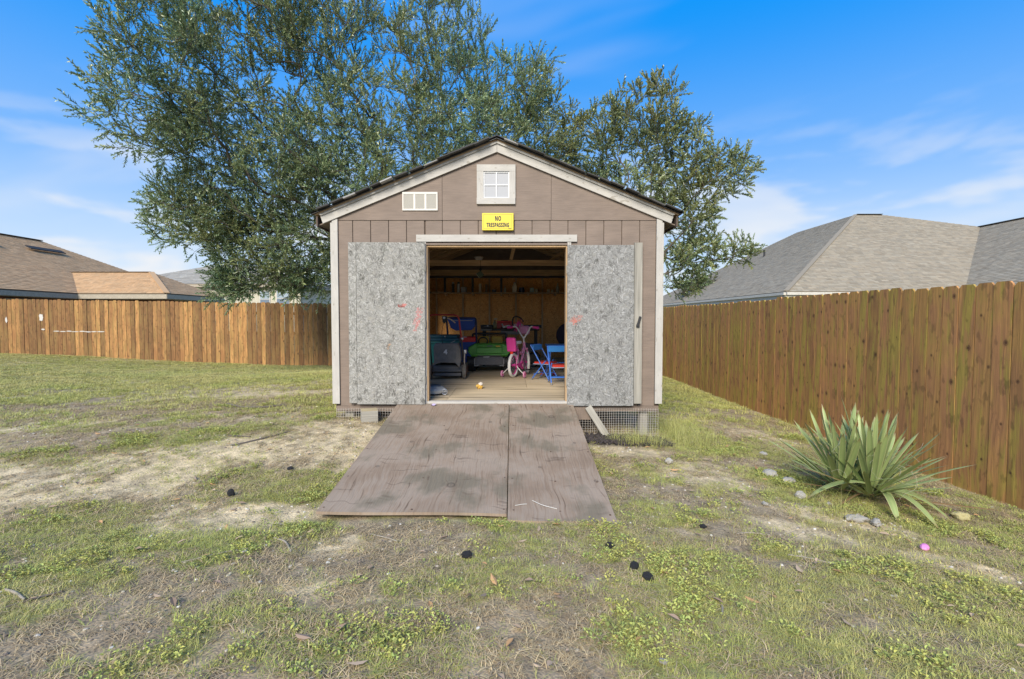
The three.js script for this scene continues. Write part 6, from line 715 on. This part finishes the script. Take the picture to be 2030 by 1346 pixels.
scatter('lawn_grass', 'short worn lawn stretching to the back fence', T2, grassM, 120000, 12, (r) => { const p = spot(r, 5.6, 17.5); if (!p || r() > coverAt(p.x, p.z) * 0.9 + 0.08) return null; p.s = 0.7 + 0.6 * r(); p.h = (0.55 + 0.5 * r()) * mix(1, 0.75, ss(8, 13, p.d)); return p; }, grassCol);
scatter('broadleaf_weeds', 'low broad leaved weeds in the near yard', [31, 32, 33].map((k) => weedGeo(k, 13, 0.0155, 0.0098)), grassM, 46000, 13, (r) => { const p = spot(r, 1.0, 6.5); if (!p) return null; const w = ss(0.42, 0.68, fbm(p.x * 3.4 + 20, p.z * 3.4, 4, 305)); if (r() > w * coverAt(p.x, p.z)) return null; p.s = 0.6 + 0.7 * r(); return p; }, lively);
scatter('dry_straw', 'dry straw and dead runners lying over the soil', [41, 42, 43].map((k) => strawGeo(k, 14, 0.07)), strawM, 32000, 14, (r) => { const p = spot(r, 1.0, 7.5); if (!p) return null; if (r() > 0.35 + 0.5 * ss(0.4, 0.6, fbm(p.x * 1.8, p.z * 1.8 + 5, 3, 309)) - 0.55 * sandAt(p.x, p.z)) return null; p.s = 0.6 + 0.8 * r(); return p; }, (c, p, r) => { const v = 0.7 + 0.5 * r(), g = r(); c.setRGB(mix(0.52, 0.31, g) * v, mix(0.40, 0.235, g) * v, mix(0.22, 0.145, g) * v); });
scatter('tall_grass', 'thin tall yellow green grass at the right corner of the shed', T3, grassM, 620, 15, (r) => { const k = r(), a = k < 0.66 ? [1.95, -5.75, 0.42, 0.75] : k < 0.84 ? [1.35, -5.2, 0.4, 0.2] : k < 0.95 ? [-1.75, -5.75, 0.25, 0.2] : [2.3, -3.55, 0.3, 0.2], x = a[0] + (r() + r() - 1) * a[2], z = a[1] + (r() + r() - 1) * a[3]; if (blocked(x, z)) return null; return { x, z, s: 0.5 + 0.7 * r(), h: 0.6 + 0.7 * r() }; }, (c, p, r) => { const v = 0.8 + 0.4 * r(), y = r(); c.setRGB(mix(0.36, 0.50, y) * v, mix(0.41, 0.45, y) * v, mix(0.10, 0.22, y) * v); });
scatter('mulch', 'dark bark crumbs heaped under the right door', [lump(63, 0.016, 1.5, 0.5, 0.8, 0.4, 1), lump(64, 0.011, 1.3, 0.6, 0.9, 0.4, 1)], std({ color: lin(1, 1, 1), roughness: 0.95 }), 2600, 18, (r) => { const x = 1.22 + (r() + r() - 1) * 0.5, z = -5.32 + (r() + r() - 1) * 0.24; if (blocked(x, z) || x < 0.74) return null; return { x, z, s: 0.5 + 0.9 * r(), up: 0.004 + 0.02 * r(), tx: (r() - 0.5) * 1.5, tz: (r() - 0.5) * 1.5 }; }, (c, p, r) => { const v = 0.5 + r(); c.setRGB(0.045 * v, 0.036 * v, 0.034 * v); });
scatter('fallen_leaves', 'dry oak leaves scattered over the yard', [leafGeo(0.05, 0.02, 0.004), leafGeo(0.065, 0.022, -0.004), leafGeo(0.035, 0.018, 0.003)], std({ color: lin(1, 1, 1), roughness: 0.7, side: THREE.DoubleSide }), 420, 16, (r) => { const p = spot(r, 1.1, 6); if (!p) return null; p.s = 0.6 + 0.7 * r(); p.up = 0.014 + 0.015 * r(); p.tx = (r() - 0.5) * 0.6; p.tz = (r() - 0.5) * 0.6; return p; }, (c, p, r) => { const k = r(), v = 0.7 + 0.5 * r(); k < 0.35 ? c.setRGB(0.40 * v, 0.24 * v, 0.11 * v) : k < 0.75 ? c.setRGB(0.38 * v, 0.28 * v, 0.19 * v) : c.setRGB(0.24 * v, 0.17 * v, 0.12 * v); });
scatter('gravel', 'small pale grit and dark crumbs on the bare soil', [lump(61, 0.006, 1.2, 0.7, 1, 0.3, 1), lump(62, 0.009, 1.1, 0.6, 0.9, 0.3, 1)], std({ color: lin(1, 1, 1), roughness: 0.95 }), 5200, 17, (r) => { const p = spot(r, 1.0, 6.5); if (!p) return null; p.s = 0.4 + 0.9 * r(); p.up = 0.002; return p; }, (c, p, r) => { const k = r(); k < 0.5 ? c.setRGB(0.42, 0.37, 0.29) : k < 0.75 ? c.setRGB(0.16, 0.13, 0.11) : c.setRGB(0.6, 0.57, 0.5); });
renderer.render(scene, camera);
